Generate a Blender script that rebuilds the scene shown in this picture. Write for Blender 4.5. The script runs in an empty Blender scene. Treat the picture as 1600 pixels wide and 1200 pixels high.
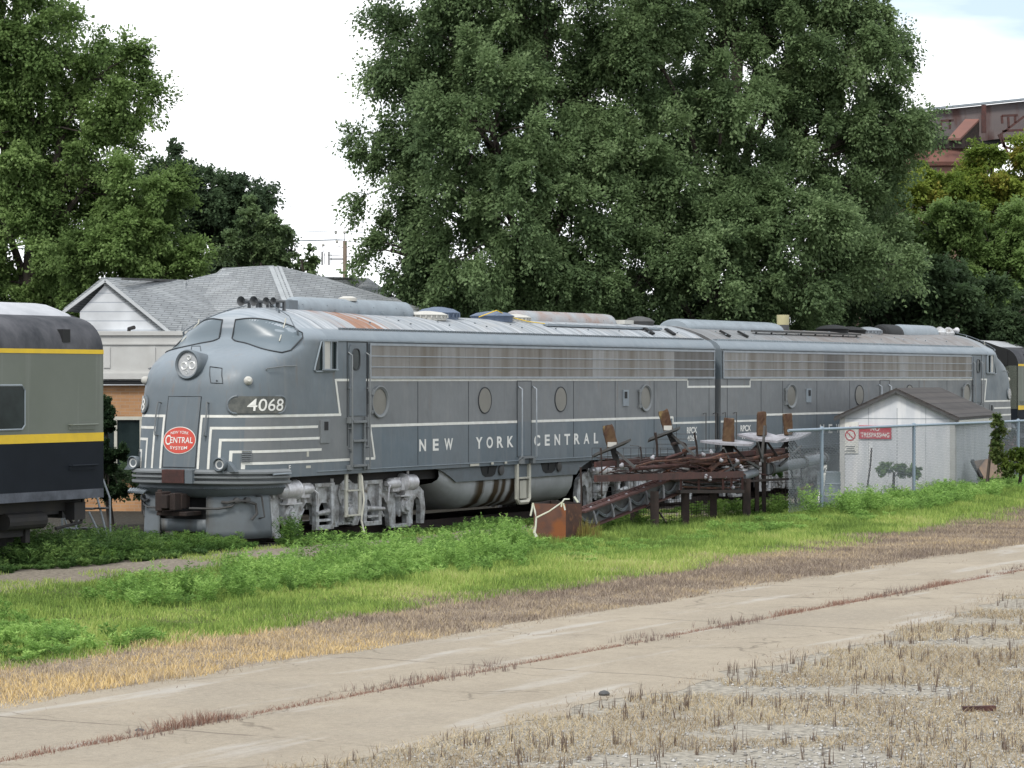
import bpy, math, random
import numpy as np
from mathutils import Vector, Matrix
random.seed(7)
S = bpy.context.scene
COL = S.collection
R = math.radians
# ------------------------------------------------------------------ camera
FPX = 4281.0                       # focal length in photo pixels (photo 1600 wide)
EYE = 3.2
cd = bpy.data.cameras.new('camera'); cam = bpy.data.objects.new('camera', cd); COL.objects.link(cam)
cd.sensor_width = 36.0; cd.lens = FPX / 1600 * 36
cd.clip_start = 0.5; cd.clip_end = 5000
cam.location = (0, 0, EYE)
cam.rotation_euler = (R(90) - math.atan(9 / FPX), 0, 0)
S.camera = cam
S.render.resolution_x = 1024; S.render.resolution_y = 768
# ------------------------------------------------------------------ light
SUN_EL, SUN_AZ = 52.0, 205.0       # azimuth: direction the light comes from, degrees clockwise from +Y
sd = bpy.data.lights.new('sun', 'SUN'); sun = bpy.data.objects.new('sun', sd); COL.objects.link(sun)
sd.energy = 2.0; sd.angle = R(11); sd.color = (1.0, 0.96, 0.9)
el, az = R(SUN_EL), R(SUN_AZ)
dirv = Vector((math.sin(az) * math.cos(el), math.cos(az) * math.cos(el), math.sin(el)))
sun.rotation_euler = dirv.to_track_quat('Z', 'Y').to_euler()
w = bpy.data.worlds.new('World'); S.world = w; w.use_nodes = True
nt = w.node_tree; N = nt.nodes; LK = nt.links; N.clear()
out = N.new('ShaderNodeOutputWorld'); bg = N.new('ShaderNodeBackground')
sky = N.new('ShaderNodeTexSky'); sky.sky_type = 'NISHITA'; sky.sun_disc = False
sky.sun_elevation = el; sky.sun_rotation = az; sky.air_density = 1.0; sky.dust_density = 1.0
tc = N.new('ShaderNodeTexCoord'); mp = N.new('ShaderNodeMapping'); mp.inputs['Scale'].default_value = (1.6, 1.6, 7.5)
mp.inputs['Location'].default_value = (0.35, 0.2, 0.45)
nz = N.new('ShaderNodeTexNoise'); nz.inputs['Scale'].default_value = 2.6; nz.inputs['Detail'].default_value = 7; nz.inputs['Roughness'].default_value = .5
cr = N.new('ShaderNodeValToRGB'); cr.color_ramp.elements[0].position = .36; cr.color_ramp.elements[1].position = .56
mx = N.new('ShaderNodeMix'); mx.data_type = 'RGBA'
mx.inputs['B'].default_value = (8.6, 8.75, 9.0, 1)
gm = N.new('ShaderNodeMix'); gm.data_type = 'RGBA'; gm.inputs['Factor'].default_value = .72; gm.inputs['B'].default_value = (3.9, 4.6, 5.2, 1)
LK.new(sky.outputs['Color'], gm.inputs['A'])
LK.new(tc.outputs['Generated'], mp.inputs['Vector']); LK.new(mp.outputs['Vector'], nz.inputs['Vector'])
LK.new(nz.outputs['Fac'], cr.inputs['Fac']); LK.new(cr.outputs['Color'], mx.inputs['Factor'])
LK.new(gm.outputs['Result'], mx.inputs['A']); LK.new(mx.outputs['Result'], bg.inputs['Color'])
bg.inputs['Strength'].default_value = 0.15
LK.new(bg.outputs['Background'], out.inputs['Surface'])
S.view_settings.view_transform = 'Standard'; S.view_settings.look = 'None'
S.view_settings.gamma = 1; S.view_settings.exposure = 0.35
S.render.engine = 'CYCLES'
# ------------------------------------------------------------------ helpers
PHI = math.atan(2400 / FPX); sP, cP = math.sin(PHI), math.cos(PHI)
OX, OY = 3.8333, 70.539            # track frame origin (rear of the first engine, centre line)
TROT = math.atan2(-cP, -sP)        # local +x runs along the track towards the camera's left, +y to the camera side

def world(a, v, z=0.0): return Vector((OX - a * sP + v * cP, OY - a * cP - v * sP, z))
def at(px, py, Z): return Vector(((px - 800) / FPX * Z, Z, EYE - (py - 591) / FPX * Z))
def px_of(X, Y): return 800 + FPX * X / Y

def tag(o, label=None, cat=None, group=None, kind=None):
    if label: o['label'] = label
    if cat: o['category'] = cat
    if group: o['group'] = group
    if kind: o['kind'] = kind
    return o

def empty(name, loc=(0, 0, 0), rz=0.0, label=None, cat=None, group=None):
    o = bpy.data.objects.new(name, None); COL.objects.link(o); o.location = loc; o.rotation_euler = (0, 0, rz)
    o.empty_display_size = .3
    return tag(o, label, cat, group)

class MB:
    """collects shapes, links them as one mesh object"""
    def __init__(s): s.v = []; s.f = []; s.m = []
    def add(s, vs, fs, mi=0):
        b = len(s.v); s.v += [tuple(p) for p in vs]; s.f += [tuple(i + b for i in f) for f in fs]; s.m += [mi] * len(fs); return s
    def box(s, c, d, rz=0, mi=0, M=None):
        x, y, z = d[0] / 2, d[1] / 2, d[2] / 2
        P = [Vector((i * x, j * y, k * z)) for k in (-1, 1) for j in (-1, 1) for i in (-1, 1)]
        Q = M if M is not None else Matrix.Rotation(rz, 3, 'Z')
        P = [Q @ p + Vector(c) for p in P]
        return s.add(P, [(0, 2, 3, 1), (4, 5, 7, 6), (0, 1, 5, 4), (2, 6, 7, 3), (0, 4, 6, 2), (1, 3, 7, 5)], mi)
    def bar(s, p0, p1, w, h=None, mi=0, up=(0, 0, 1)):
        p0, p1 = Vector(p0), Vector(p1); h = h or w; d = (p1 - p0)
        L = d.length
        if L < 1e-6: return s
        x = d / L; u = Vector(up)
        if abs(x.dot(u)) > .98: u = Vector((0, 1, 0))
        y = u.cross(x).normalized(); z = x.cross(y)
        M = Matrix((x, y, z)).transposed()
        return s.box((p0 + p1) / 2, (L, w, h), M=M, mi=mi)
    def cyl(s, p0, p1, r0, r1=None, n=12, mi=0, caps=True):
        p0, p1 = Vector(p0), Vector(p1); r1 = r0 if r1 is None else r1
        x = (p1 - p0).normalized(); u = Vector((0, 0, 1)) if abs(x.z) < .9 else Vector((1, 0, 0))
        y = u.cross(x).normalized(); z = x.cross(y)
        vs = []
        for p, r in ((p0, r0), (p1, r1)):
            for i in range(n):
                t = 2 * math.pi * i / n; vs.append(p + y * (r * math.cos(t)) + z * (r * math.sin(t)))
        fs = [(i, (i + 1) % n, n + (i + 1) % n, n + i) for i in range(n)]
        if caps: fs += [tuple(range(n - 1, -1, -1)), tuple(range(n, 2 * n))]
        return s.add(vs, fs, mi)
    def lathe(s, p, axis, prof, n=20, mi=0):
        """prof: list of (distance along axis, radius)"""
        p = Vector(p); x = Vector(axis).normalized(); u = Vector((0, 0, 1)) if abs(x.z) < .9 else Vector((1, 0, 0))
        y = u.cross(x).normalized(); z = x.cross(y); vs = []; fs = []
        for d, r in prof:
            for i in range(n):
                t = 2 * math.pi * i / n; vs.append(p + x * d + y * (r * math.cos(t)) + z * (r * math.sin(t)))
        for k in range(len(prof) - 1):
            for i in range(n):
                fs.append((k * n + i, k * n + (i + 1) % n, (k + 1) * n + (i + 1) % n, (k + 1) * n + i))
        fs += [tuple(range(n - 1, -1, -1)), tuple(range((len(prof) - 1) * n, len(prof) * n))]
        return s.add(vs, fs, mi)
    def tube(s, path, r, n=6, mi=0):
        path = [Vector(p) for p in path]
        fr = []; prev = None
        for i, p in enumerate(path):
            d = (path[min(i + 1, len(path) - 1)] - path[max(i - 1, 0)]).normalized()
            if prev is None:
                u = Vector((0, 0, 1)) if abs(d.z) < .9 else Vector((1, 0, 0)); y = u.cross(d).normalized()
            else:
                y = (prev - d * prev.dot(d)).normalized()
            prev = y; fr.append((p, y, d.cross(y)))
        vs = []; fs = []
        for k, (p, y, z) in enumerate(fr):
            rr = r[k] if isinstance(r, (list, tuple)) else r
            for i in range(n):
                t = 2 * math.pi * i / n; vs.append(p + y * (rr * math.cos(t)) + z * (rr * math.sin(t)))
        for k in range(len(fr) - 1):
            for i in range(n): fs.append((k * n + i, k * n + (i + 1) % n, (k + 1) * n + (i + 1) % n, (k + 1) * n + i))
        fs += [tuple(range(n - 1, -1, -1)), tuple(range((len(fr) - 1) * n, len(fr) * n))]
        return s.add(vs, fs, mi)
    def prism(s, pts, off, mi=0):
        """pts: 3D polygon, extruded by vector off"""
        off = Vector(off); n = len(pts); A = [Vector(p) for p in pts]; B = [p + off for p in A]
        return s.add(A + B, [tuple(range(n - 1, -1, -1)), tuple(range(n, 2 * n))] + [(i, (i + 1) % n, n + (i + 1) % n, n + i) for i in range(n)], mi)
    def grid(s, rows, mi=0, closed=False):
        n = len(rows[0]); vs = [p for r in rows for p in r]; fs = []
        for i in range(len(rows) - 1):
            for j in range(n if closed else n - 1):
                k = (j + 1) % n
                fs.append((i * n + j, i * n + k, (i + 1) * n + k, (i + 1) * n + j))
        return s.add(vs, fs, mi)
    def build(s, name, mats, parent=None, smooth=False, bevel=0, angle=40):
        me = bpy.data.meshes.new(name); me.from_pydata(s.v, [], s.f)
        for m in (mats if isinstance(mats, (list, tuple)) else [mats]): me.materials.append(m)
        if len(me.materials) > 1: me.polygons.foreach_set('material_index', s.m)
        o = bpy.data.objects.new(name, me); COL.objects.link(o); o.parent = parent
        me.update()
        if smooth:
            me.polygons.foreach_set('use_smooth', [True] * len(me.polygons))
            try: me.set_sharp_from_angle(angle=R(angle))
            except Exception: pass
        if bevel:
            b = o.modifiers.new('bevel', 'BEVEL'); b.width = bevel; b.segments = 2; b.limit_method = 'ANGLE'
        return o

def text_data(body, size=1.0, spacing=1.0, wide=1.0, bold=0.0):
    cu = bpy.data.curves.new('lettering', 'FONT'); cu.body = body; cu.size = size; cu.space_character = spacing
    cu.offset = bold; cu.resolution_u = 4; cu.align_x = 'CENTER'; cu.align_y = 'CENTER'
    o = bpy.data.objects.new('lettering', cu); COL.objects.link(o)
    bpy.context.view_layer.update()
    dg = bpy.context.evaluated_depsgraph_get()
    me = o.evaluated_get(dg).to_mesh()
    vs = [(v.co.x * wide, v.co.y) for v in me.vertices]; fs = [tuple(p.vertices) for p in me.polygons]
    o.evaluated_get(dg).to_mesh_clear(); bpy.data.objects.remove(o); bpy.data.curves.remove(cu)
    return vs, fs

def fit(vs, w, h):
    xs = [v[0] for v in vs]; ys = [v[1] for v in vs]; x0, x1, y0, y1 = min(xs), max(xs), min(ys), max(ys)
    return [((x - (x0 + x1) / 2) / (x1 - x0) * w, (y - (y0 + y1) / 2) / (y1 - y0) * h) for x, y in vs]
# ------------------------------------------------------------------ materials
def sv(node, name, val):
    if name in node.inputs: node.inputs[name].default_value = val

def pmat(name, col, rough=.6, metal=0.0, col2=None, scale=2.0, amt=.6, stretch=(1, 1, 1), bump=0.0, bscale=20, spec=.4, streak=None, transl=0):
    """painted / rusted / stone-like surface: two colours mixed by noise, optional streak colour, optional bump"""
    m = bpy.data.materials.new(name); m.use_nodes = True; t = m.node_tree; n = t.nodes; l = t.links
    b = n['Principled BSDF']; b.inputs['Roughness'].default_value = rough; b.inputs['Metallic'].default_value = metal
    sv(b, 'Specular IOR Level', spec)
    tc = n.new('ShaderNodeTexCoord'); mp = n.new('ShaderNodeMapping'); mp.inputs['Scale'].default_value = stretch
    l.new(tc.outputs['Object'], mp.inputs['Vector'])
    nz = n.new('ShaderNodeTexNoise'); nz.inputs['Scale'].default_value = scale; nz.inputs['Detail'].default_value = 8; nz.inputs['Roughness'].default_value = .65
    l.new(mp.outputs['Vector'], nz.inputs['Vector'])
    rp = n.new('ShaderNodeMapRange'); rp.inputs['From Min'].default_value = .35; rp.inputs['From Max'].default_value = .65; rp.inputs['To Max'].default_value = amt
    l.new(nz.outputs['Fac'], rp.inputs['Value'])
    mx = n.new('ShaderNodeMix'); mx.data_type = 'RGBA'
    c2 = col2 or tuple(c * .7 for c in col)
    mx.inputs['A'].default_value = (*col, 1); mx.inputs['B'].default_value = (*c2, 1)
    l.new(rp.outputs['Result'], mx.inputs['Factor'])
    last = mx.outputs['Result']
    if streak:
        sc, st, lo, hi, ssc = streak
        m2 = n.new('ShaderNodeMapping'); m2.inputs['Scale'].default_value = st; l.new(tc.outputs['Object'], m2.inputs['Vector'])
        n2 = n.new('ShaderNodeTexNoise'); n2.inputs['Scale'].default_value = ssc; n2.inputs['Detail'].default_value = 6; l.new(m2.outputs['Vector'], n2.inputs['Vector'])
        r2 = n.new('ShaderNodeMapRange'); r2.inputs['From Min'].default_value = lo; r2.inputs['From Max'].default_value = hi; l.new(n2.outputs['Fac'], r2.inputs['Value'])
        x2 = n.new('ShaderNodeMix'); x2.data_type = 'RGBA'; x2.inputs['B'].default_value = (*sc, 1)
        l.new(last, x2.inputs['A']); l.new(r2.outputs['Result'], x2.inputs['Factor']); last = x2.outputs['Result']
    l.new(last, b.inputs['Base Color'])
    if bump:
        n3 = n.new('ShaderNodeTexNoise'); n3.inputs['Scale'].default_value = bscale; n3.inputs['Detail'].default_value = 5; l.new(mp.outputs['Vector'], n3.inputs['Vector'])
        bp = n.new('ShaderNodeBump'); bp.inputs['Strength'].default_value = 1; bp.inputs['Distance'].default_value = bump
        l.new(n3.outputs['Fac'], bp.inputs['Height']); l.new(bp.outputs['Normal'], b.inputs['Normal'])
    return m

def leafmat(name, cols, rough=.55, transl=.35):
    """foliage: colour per leaf or blade from a ramp, some light passing through"""
    m = bpy.data.materials.new(name); m.use_nodes = True; t = m.node_tree; n = t.nodes; l = t.links
    b = n['Principled BSDF']; b.inputs['Roughness'].default_value = rough; sv(b, 'Specular IOR Level', .12)
    at_ = n.new('ShaderNodeAttribute'); at_.attribute_name = 'tone'
    cr = n.new('ShaderNodeValToRGB'); e = cr.color_ramp.elements
    while len(e) < len(cols): e.new(.5)
    for i, c in enumerate(cols): e[i].position = i / (len(cols) - 1); e[i].color = (*c, 1)
    l.new(at_.outputs['Fac'], cr.inputs['Fac']); l.new(cr.outputs['Color'], b.inputs['Base Color'])
    tr = n.new('ShaderNodeBsdfTranslucent'); l.new(cr.outputs['Color'], tr.inputs['Color'])
    ms = n.new('ShaderNodeMixShader'); ms.inputs['Fac'].default_value = transl
    l.new(b.outputs['BSDF'], ms.inputs[1]); l.new(tr.outputs['BSDF'], ms.inputs[2]); l.new(ms.outputs['Shader'], n['Material Output'].inputs['Surface'])
    return m
M = {}
M['white_paint'] = pmat('white_paint', (.72, .72, .68), .6, col2=(.5, .48, .42), scale=6, amt=.5)
M['cream'] = pmat('cream', (.5, .49, .42), .6, col2=(.35, .34, .3), scale=5, amt=.5)
M['grey_paint'] = pmat('grey_paint', (.13, .155, .175), .5, col2=(.10, .11, .12), scale=3, amt=.7)
M['grey_light'] = pmat('grey_light', (.24, .28, .31), .5, col2=(.16, .18, .2), scale=3, amt=.6)
M['grey_band'] = pmat('grey_band', (.17, .183, .19), .5, col2=(.13, .14, .145), scale=3, amt=.6)
M['dark_seam'] = pmat('dark_seam', (.03, .034, .038), .6)
M['black'] = pmat('black', (.012, .013, .014), .7)
M['underframe'] = pmat('underframe', (.02, .02, .022), .8, col2=(.035, .03, .025), scale=4)
M['pilot'] = pmat('pilot', (.155, .18, .20), .5, col2=(.115, .125, .13), scale=1.5, amt=.8, streak=((.10, .09, .075), (3, 3, .4), .55, .7, 1.0))
M['silver'] = pmat('silver', (.56, .58, .60), .45, .15, col2=(.20, .19, .18), scale=5.5, amt=.95, bump=.008, bscale=15, streak=((.10, .08, .06), (1, 1, 1), .58, .74, 6))
M['silver_clean'] = pmat('silver_clean', (.62, .62, .64), .4, .25, col2=(.3, .28, .28), scale=6, amt=.7)
M['tank'] = pmat('tank', (.40, .42, .44), .5, .1, col2=(.27, .28, .29), scale=2, amt=.6, streak=((.05, .033, .018), (2.6, .12, .05), .44, .54, 1.0))
def _only_between(m, x0, x1):
    # keep the brown leak stains to one stretch of the tank
    t = m.node_tree; n = t.nodes; l = t.links
    mix = [q for q in n if q.type == 'MIX'][-1]; src = mix.inputs['Factor'].links[0].from_socket
    sx = n.new('ShaderNodeSeparateXYZ'); l.new([q for q in n if q.type == 'TEX_COORD'][0].outputs['Object'], sx.inputs[0])
    a = n.new('ShaderNodeMapRange'); a.inputs['From Min'].default_value = x0; a.inputs['From Max'].default_value = x0 + .3; l.new(sx.outputs[0], a.inputs['Value'])
    b = n.new('ShaderNodeMapRange'); b.inputs['From Min'].default_value = x1; b.inputs['From Max'].default_value = x1 - .3; l.new(sx.outputs[0], b.inputs['Value'])
    c = n.new('ShaderNodeMath'); c.operation = 'MULTIPLY'; l.new(a.outputs[0], c.inputs[0]); l.new(b.outputs[0], c.inputs[1])
    d = n.new('ShaderNodeMath'); d.operation = 'MULTIPLY'; l.new(c.outputs[0], d.inputs[0]); l.new(src, d.inputs[1]); l.new(d.outputs[0], mix.inputs['Factor'])
_only_between(M['tank'], 9.2, 12.1)
M['rust'] = pmat('rust', (.10, .042, .026), .85, col2=(.045, .025, .02), scale=4, amt=.9, bump=.004, streak=((.16, .07, .035), (1, 1, 1), .55, .7, 7))
M['rust_plate'] = pmat('rust_plate', (.14, .065, .043), .8, col2=(.07, .04, .035), scale=2.0, amt=.8, bump=.002, streak=((.22, .075, .025), (1, 1, 1), .5, .62, 2.2))
M['rust_red'] = pmat('rust_red', (.085, .033, .028), .75, col2=(.04, .022, .02), scale=4, amt=.9, bump=.004)
M['rust_dark'] = pmat('rust_dark', (.04, .026, .022), .85, col2=(.02, .016, .015), scale=4, amt=.9, bump=.004)
M['rust_wood'] = pmat('rust_wood', (.10, .06, .028), .85, col2=(.05, .022, .014), scale=5, amt=1.0, stretch=(1, 1, .3), bump=.006, streak=((.2, .15, .06), (1, 1, .25), .56, .7, 5))
M['steel_grey'] = pmat('steel_grey', (.075, .078, .08), .7, col2=(.045, .04, .036), scale=3, amt=.8)
M['galv'] = pmat('galv', (.3, .33, .36), .5, .3, col2=(.2, .22, .24), scale=5)
M['pipe_grey'] = pmat('pipe_grey', (.16, .18, .2), .55, .1, col2=(.1, .1, .1), scale=3)
M['plate_white'] = pmat('plate_white', (.34, .34, .37), .55, col2=(.16, .15, .16), scale=5, amt=.8)
M['rope'] = pmat('rope', (.6, .6, .55), .8, col2=(.5, .5, .3), scale=8)
M['glass_dark'] = pmat('glass_dark', (.008, .014, .015), .12, col2=(.03, .045, .045), scale=1.5, spec=.25)
M['glass_ws'] = pmat('glass_ws', (.10, .13, .15), .28, col2=(.13, .16, .18), scale=.8, spec=.5)
M['glass_port'] = pmat('glass_port', (.15, .145, .125), .35, col2=(.2, .19, .165), scale=3, spec=.4)
M['lens'] = pmat('lens', (.55, .56, .55), .15, .1, col2=(.8, .8, .78), scale=8, spec=.6)
M['lamp_plate'] = pmat('lamp_plate', (.36, .37, .38), .3, .2, col2=(.5, .5, .5), scale=6)
M['red_enamel'] = pmat('red_enamel', (.55, .06, .04), .5, col2=(.5, .12, .09), scale=5, amt=.5)
M['blue_dome'] = pmat('blue_dome', (.11, .145, .21), .55, col2=(.07, .09, .13), scale=5)
M['horn'] = pmat('horn', (.11, .115, .12), .4, .3)
M['curtain'] = pmat('curtain', (.5, .49, .45), .7)
M['board'] = pmat('board', (.035, .04, .038), .2, col2=(.15, .15, .13), scale=3, amt=.9)
M['yellow'] = pmat('yellow', (.75, .5, .02), .5, col2=(.6, .4, .03), scale=4)
M['coach_grey'] = pmat('coach_grey', (.125, .14, .115), .55, col2=(.15, .165, .14), scale=.8, amt=.8, streak=((.19, .2, .18), (3, 1, .12), .56, .68, 1.0))
M['coach_blue'] = pmat('coach_blue', (.010, .013, .018), .7, spec=.12, col2=(.014, .018, .025), scale=1.2, amt=.8)
M['coach_low'] = pmat('coach_low', (.09, .10, .125), .6, col2=(.022, .027, .036), scale=2.2, amt=1)
M['coach_roof_white'] = pmat('coach_roof_white', (.42, .43, .45), .7, col2=(.25, .26, .28), scale=1.6)
M['coach_roof_dark'] = pmat('coach_roof_dark', (.025, .028, .034), .75, spec=.2, col2=(.11, .11, .12), scale=1.5, amt=.8, stretch=(1, 1, .5))
M['bark'] = pmat('bark', (.075, .06, .05), .9, col2=(.035, .03, .026), scale=5, stretch=(1, 1, .2), bump=.02, bscale=8)
M['wood_pole'] = pmat('wood_pole', (.28, .22, .17), .9, col2=(.18, .14, .11), scale=4, stretch=(3, 3, .2))
M['green_metal'] = pmat('green_metal', (.13, .24, .21), .5, col2=(.10, .19, .17), scale=1)
M['fence_blue'] = pmat('fence_blue', (.24, .30, .36), .5, .2, col2=(.2, .25, .3), scale=6)
M['sign_red'] = pmat('sign_red', (.5, .02, .04), .5)
M['text_white'] = pmat('text_white', (.75, .74, .7), .6, col2=(.6, .6, .58), scale=4)
# ================================================================== the streamlined diesel engines
def interp(T, z):
    if z <= T[0][0]: return T[0][1]
    for i in range(len(T) - 1):
        if z <= T[i + 1][0]:
            x0, y0 = T[i]; x1, y1 = T[i + 1]; t = (z - x0) / (x1 - x0)
            def sl(k):
                if k <= 0: return (T[1][1] - T[0][1]) / (T[1][0] - T[0][0])
                if k >= len(T) - 1: return (T[-1][1] - T[-2][1]) / (T[-1][0] - T[-2][0])
                return (T[k + 1][1] - T[k - 1][1]) / (T[k + 1][0] - T[k - 1][0])
            h = x1 - x0; m0 = sl(i) * h; m1 = sl(i + 1) * h
            return y0 * (2 * t**3 - 3 * t * t + 1) + m0 * (t**3 - 2 * t * t + t) + y1 * (3 * t * t - 2 * t**3) + m1 * (t**3 - t * t)
    return T[-1][1]
A1 = [(.1, 20.86), (1.2, 20.88), (2.0, 20.80), (2.84, 20.66), (3.15, 20.58), (3.4, 20.42), (3.6, 20.16), (3.75, 19.82), (3.87, 19.46), (4.0, 19.30), (4.25, 19.23), (4.4, 19.16), (4.5, 18.98), (4.57, 18.7), (4.62, 18.1)]
A0 = [(.1, 18.7), (2.84, 18.7), (3.2, 18.5), (3.6, 18.3), (4.0, 18.25), (4.25, 18.2), (4.45, 18.1), (4.62, 18.0)]
NN = [(.1, 3.3), (2.84, 3.4), (3.4, 3.5), (3.7, 3.1), (3.85, 2.7), (4.2, 2.7), (4.62, 2.3)]
HWP = [(3.92, 1.53), (4.02, 1.50), (4.12, 1.40), (4.19, 1.25), (4.35, .98), (4.49, .64), (4.585, .30), (4.62, 0.0)]
def hw(z):
    if z < 3.92: return 1.53
    for (z0, w0), (z1, w1) in zip(HWP, HWP[1:]):
        if z <= z1: return w0 + (w1 - w0) * (z - z0) / (z1 - z0)
    return 0.0
def surf(v, z):
    wd = max(hw(z), 1e-4); n = interp(NN, z); a0 = interp(A0, z); a1 = interp(A1, z)
    r = min(1, abs(v) / wd)
    return a0 + (a1 - a0) * (1 - r**n)**(1 / n)
_tab = {}
def table(z):
    k = round(z, 3)
    if k in _tab: return _tab[k]
    wd = hw(z); n = interp(NN, z); a0 = interp(A0, z); a1 = interp(A1, z)
    tt = np.linspace(math.pi / 2, 0, 90)
    A = a0 + (a1 - a0) * np.sin(tt)**(2 / n); V = wd * np.abs(np.cos(tt))**(2 / n)
    A = np.append(A, 0.0); V = np.append(V, wd)
    Ls = np.concatenate([[0], np.cumsum(np.hypot(np.diff(A), np.diff(V)))])
    _tab[k] = (Ls, A, V); return _tab[k]
def npos(l, z):
    Ls, A, V = table(z); s = 1 if l >= 0 else -1
    return Vector((float(np.interp(abs(l), Ls, A)), s * float(np.interp(abs(l), Ls, V)), z))
def nos(l, z, off=0.0):
    """point on the nose/side skin at arc length l from the centre line, height z, pushed out by off"""
    p = npos(l, z)
    if off:
        e = .03; d1 = npos(l + e, z) - npos(l - e, z); d2 = npos(l, min(z + e, 4.6)) - npos(l, z - e)
        n = d1.cross(d2)
        n = n.normalized() if n.length > 1e-9 else Vector((1, 0, 0))
        c = Vector((1, .0, 0)) if abs(l) < .2 else Vector((.3, 1 if l > 0 else -1, 0))
        if n.dot(c) < 0: n = -n
        p = p + n * off
    return p
def l_of_v(v, z):
    Ls, A, V = table(z); return math.copysign(float(np.interp(abs(v), V[:-1], Ls[:-1])), v)
def l_of_a(a, z):
    Ls, A, V = table(z); return float(np.interp(-a, -A, Ls))

def body_material(name, second):
    m = bpy.data.materials.new(name); m.use_nodes = True; t = m.node_tree; n = t.nodes; l = t.links
    b = n['Principled BSDF']; b.inputs['Roughness'].default_value = .48; sv(b, 'Specular IOR Level', .45)
    tc = n.new('ShaderNodeTexCoord'); sp = n.new('ShaderNodeSeparateXYZ'); l.new(tc.outputs['Object'], sp.inputs[0])
    X, Y, Z = sp.outputs
    def mt(op, a, b_=None, c=None):
        q = n.new('ShaderNodeMath'); q.operation = op
        for i, v in enumerate((a, b_, c)):
            if v is None: continue
            if isinstance(v, (int, float)): q.inputs[i].default_value = v
            else: l.new(v, q.inputs[i])
        return q.outputs[0]
    def mixc(f, a, b_):
        q = n.new('ShaderNodeMix'); q.data_type = 'RGBA'
        for nm, v in (('Factor', f), ('A', a), ('B', b_)):
            if isinstance(v, tuple): q.inputs[nm].default_value = (*v, 1)
            elif isinstance(v, (int, float)): q.inputs[nm].default_value = v
            else: l.new(v, q.inputs[nm])
        return q.outputs['Result']
    def noise(sc, st, det=6):
        mp = n.new('ShaderNodeMapping'); mp.inputs['Scale'].default_value = st; l.new(tc.outputs['Object'], mp.inputs['Vector'])
        q = n.new('ShaderNodeTexNoise'); q.inputs['Scale'].default_value = sc; q.inputs['Detail'].default_value = det; q.inputs['Roughness'].default_value = .6
        l.new(mp.outputs['Vector'], q.inputs['Vector']); return q.outputs['Fac']
    def ramp(v, lo, hi, a=0., b_=1.):
        q = n.new('ShaderNodeMapRange'); q.inputs['From Min'].default_value = lo; q.inputs['From Max'].default_value = hi
        q.inputs['To Min'].default_value = a; q.inputs['To Max'].default_value = b_; l.new(v, q.inputs['Value']); return q.outputs['Result']
    def band(v, lo, hi): return mt('MULTIPLY', mt('GREATER_THAN', v, lo), mt('LESS_THAN', v, hi))
    absy = mt('ABSOLUTE', Y)
    front = mt('MULTIPLY_ADD', Z, .247, 16.93)               # slanted front edge of the light band
    f1 = mt('MULTIPLY', band(Z, 2.235, 3.185), mt('LESS_THAN', X, front))
    rear = mt('MULTIPLY_ADD', Z, .254, 15.9)
    f2 = mt('MULTIPLY', mt('MULTIPLY', band(Z, 1.57, 2.47), mt('GREATER_THAN', X, rear)), mt('GREATER_THAN', absy, 1.22))
    f = mt('MAXIMUM', f1, f2)
    c = mixc(f, (.105, .135, .158), (.152, .162, .168))
    c = mixc(ramp(noise(1.1, (1, 1, 1)), .4, .7, 0, .5), c, (.10, .112, .12))
    pn = n.new('ShaderNodeTexNoise'); pn.inputs['Scale'].default_value = .9; pn.inputs['Detail'].default_value = 0; pm = n.new('ShaderNodeCombineXYZ'); l.new(mt('FLOOR', mt('MULTIPLY', X, .5)), pm.inputs[0]); l.new(pm.outputs[0], pn.inputs['Vector'])
    c = mixc(ramp(pn.outputs['Fac'], .35, .65, 0, .3), c, (.19, .20, .205))
    c = mixc(ramp(noise(1.0, (7, 7, .45)), .54, .74, 0, .35), c, (.21, .205, .195))
    c = mixc(ramp(noise(1.0, (11, 11, .5)), .62, .72, 0, .3), c, (.085, .08, .075))
    c = mixc(mt('MULTIPLY', ramp(noise(1.0, (5, 5, .7)), .60, .72, 0, .55), ramp(Z, 2.2, 3.2)), c, (.15, .105, .07))
    # roof
    rf = ramp(Z, 4.15, 4.2)
    streak = ramp(noise(1.0, (9, .25, .25)), .40, .62)
    rc = mixc(streak, (.19, .215, .24), (.41, .43, .45)) if not second else mixc(streak, (.16, .165, .17), (.24, .25, .26))
    rc = mixc(ramp(noise(1.5, (1, 1, 1)), .5, .7, 0, .6), rc, (.30, .30, .29) if not second else (.15, .13, .12))
    if not second:
        box = mt('MULTIPLY', ramp(X, 14.6, 15.3), ramp(X, 17.2, 16.6)); 
        rust = mt('MULTIPLY', box, ramp(noise(1.0, (4.5, .5, .5)), .46, .56))
        rust = mt('MULTIPLY', rust, mt('GREATER_THAN', Y, .1))
        rc = mixc(rust, rc, (.26, .125, .07))
        rust2 = ramp(noise(1.3, (2.2, .6, .6)), .64, .72, 0, .7); rc = mixc(rust2, rc, (.36, .2, .1))
    else:
        mid = mt('MULTIPLY', ramp(X, 5, 7), ramp(X, 19, 17)); rc = mixc(mt('MULTIPLY', mid, ramp(noise(2, (1, 1, 1)), .35, .6, .2, .9)), rc, (.15, .13, .12))
    # seams across the roof
    sx = mt('LESS_THAN', mt('FRACT', mt('MULTIPLY', X, .62)), .018)
    rc = mixc(mt('MULTIPLY', sx, .7), rc, (.07, .07, .07))
    c = mixc(rf, c, rc)
    sh = mt('MULTIPLY', ramp(Z, 3.93, 3.98), ramp(Z, 4.19, 4.16)); c = mixc(mt('MULTIPLY', sh, .7), c, (.20, .235, .265))
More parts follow.
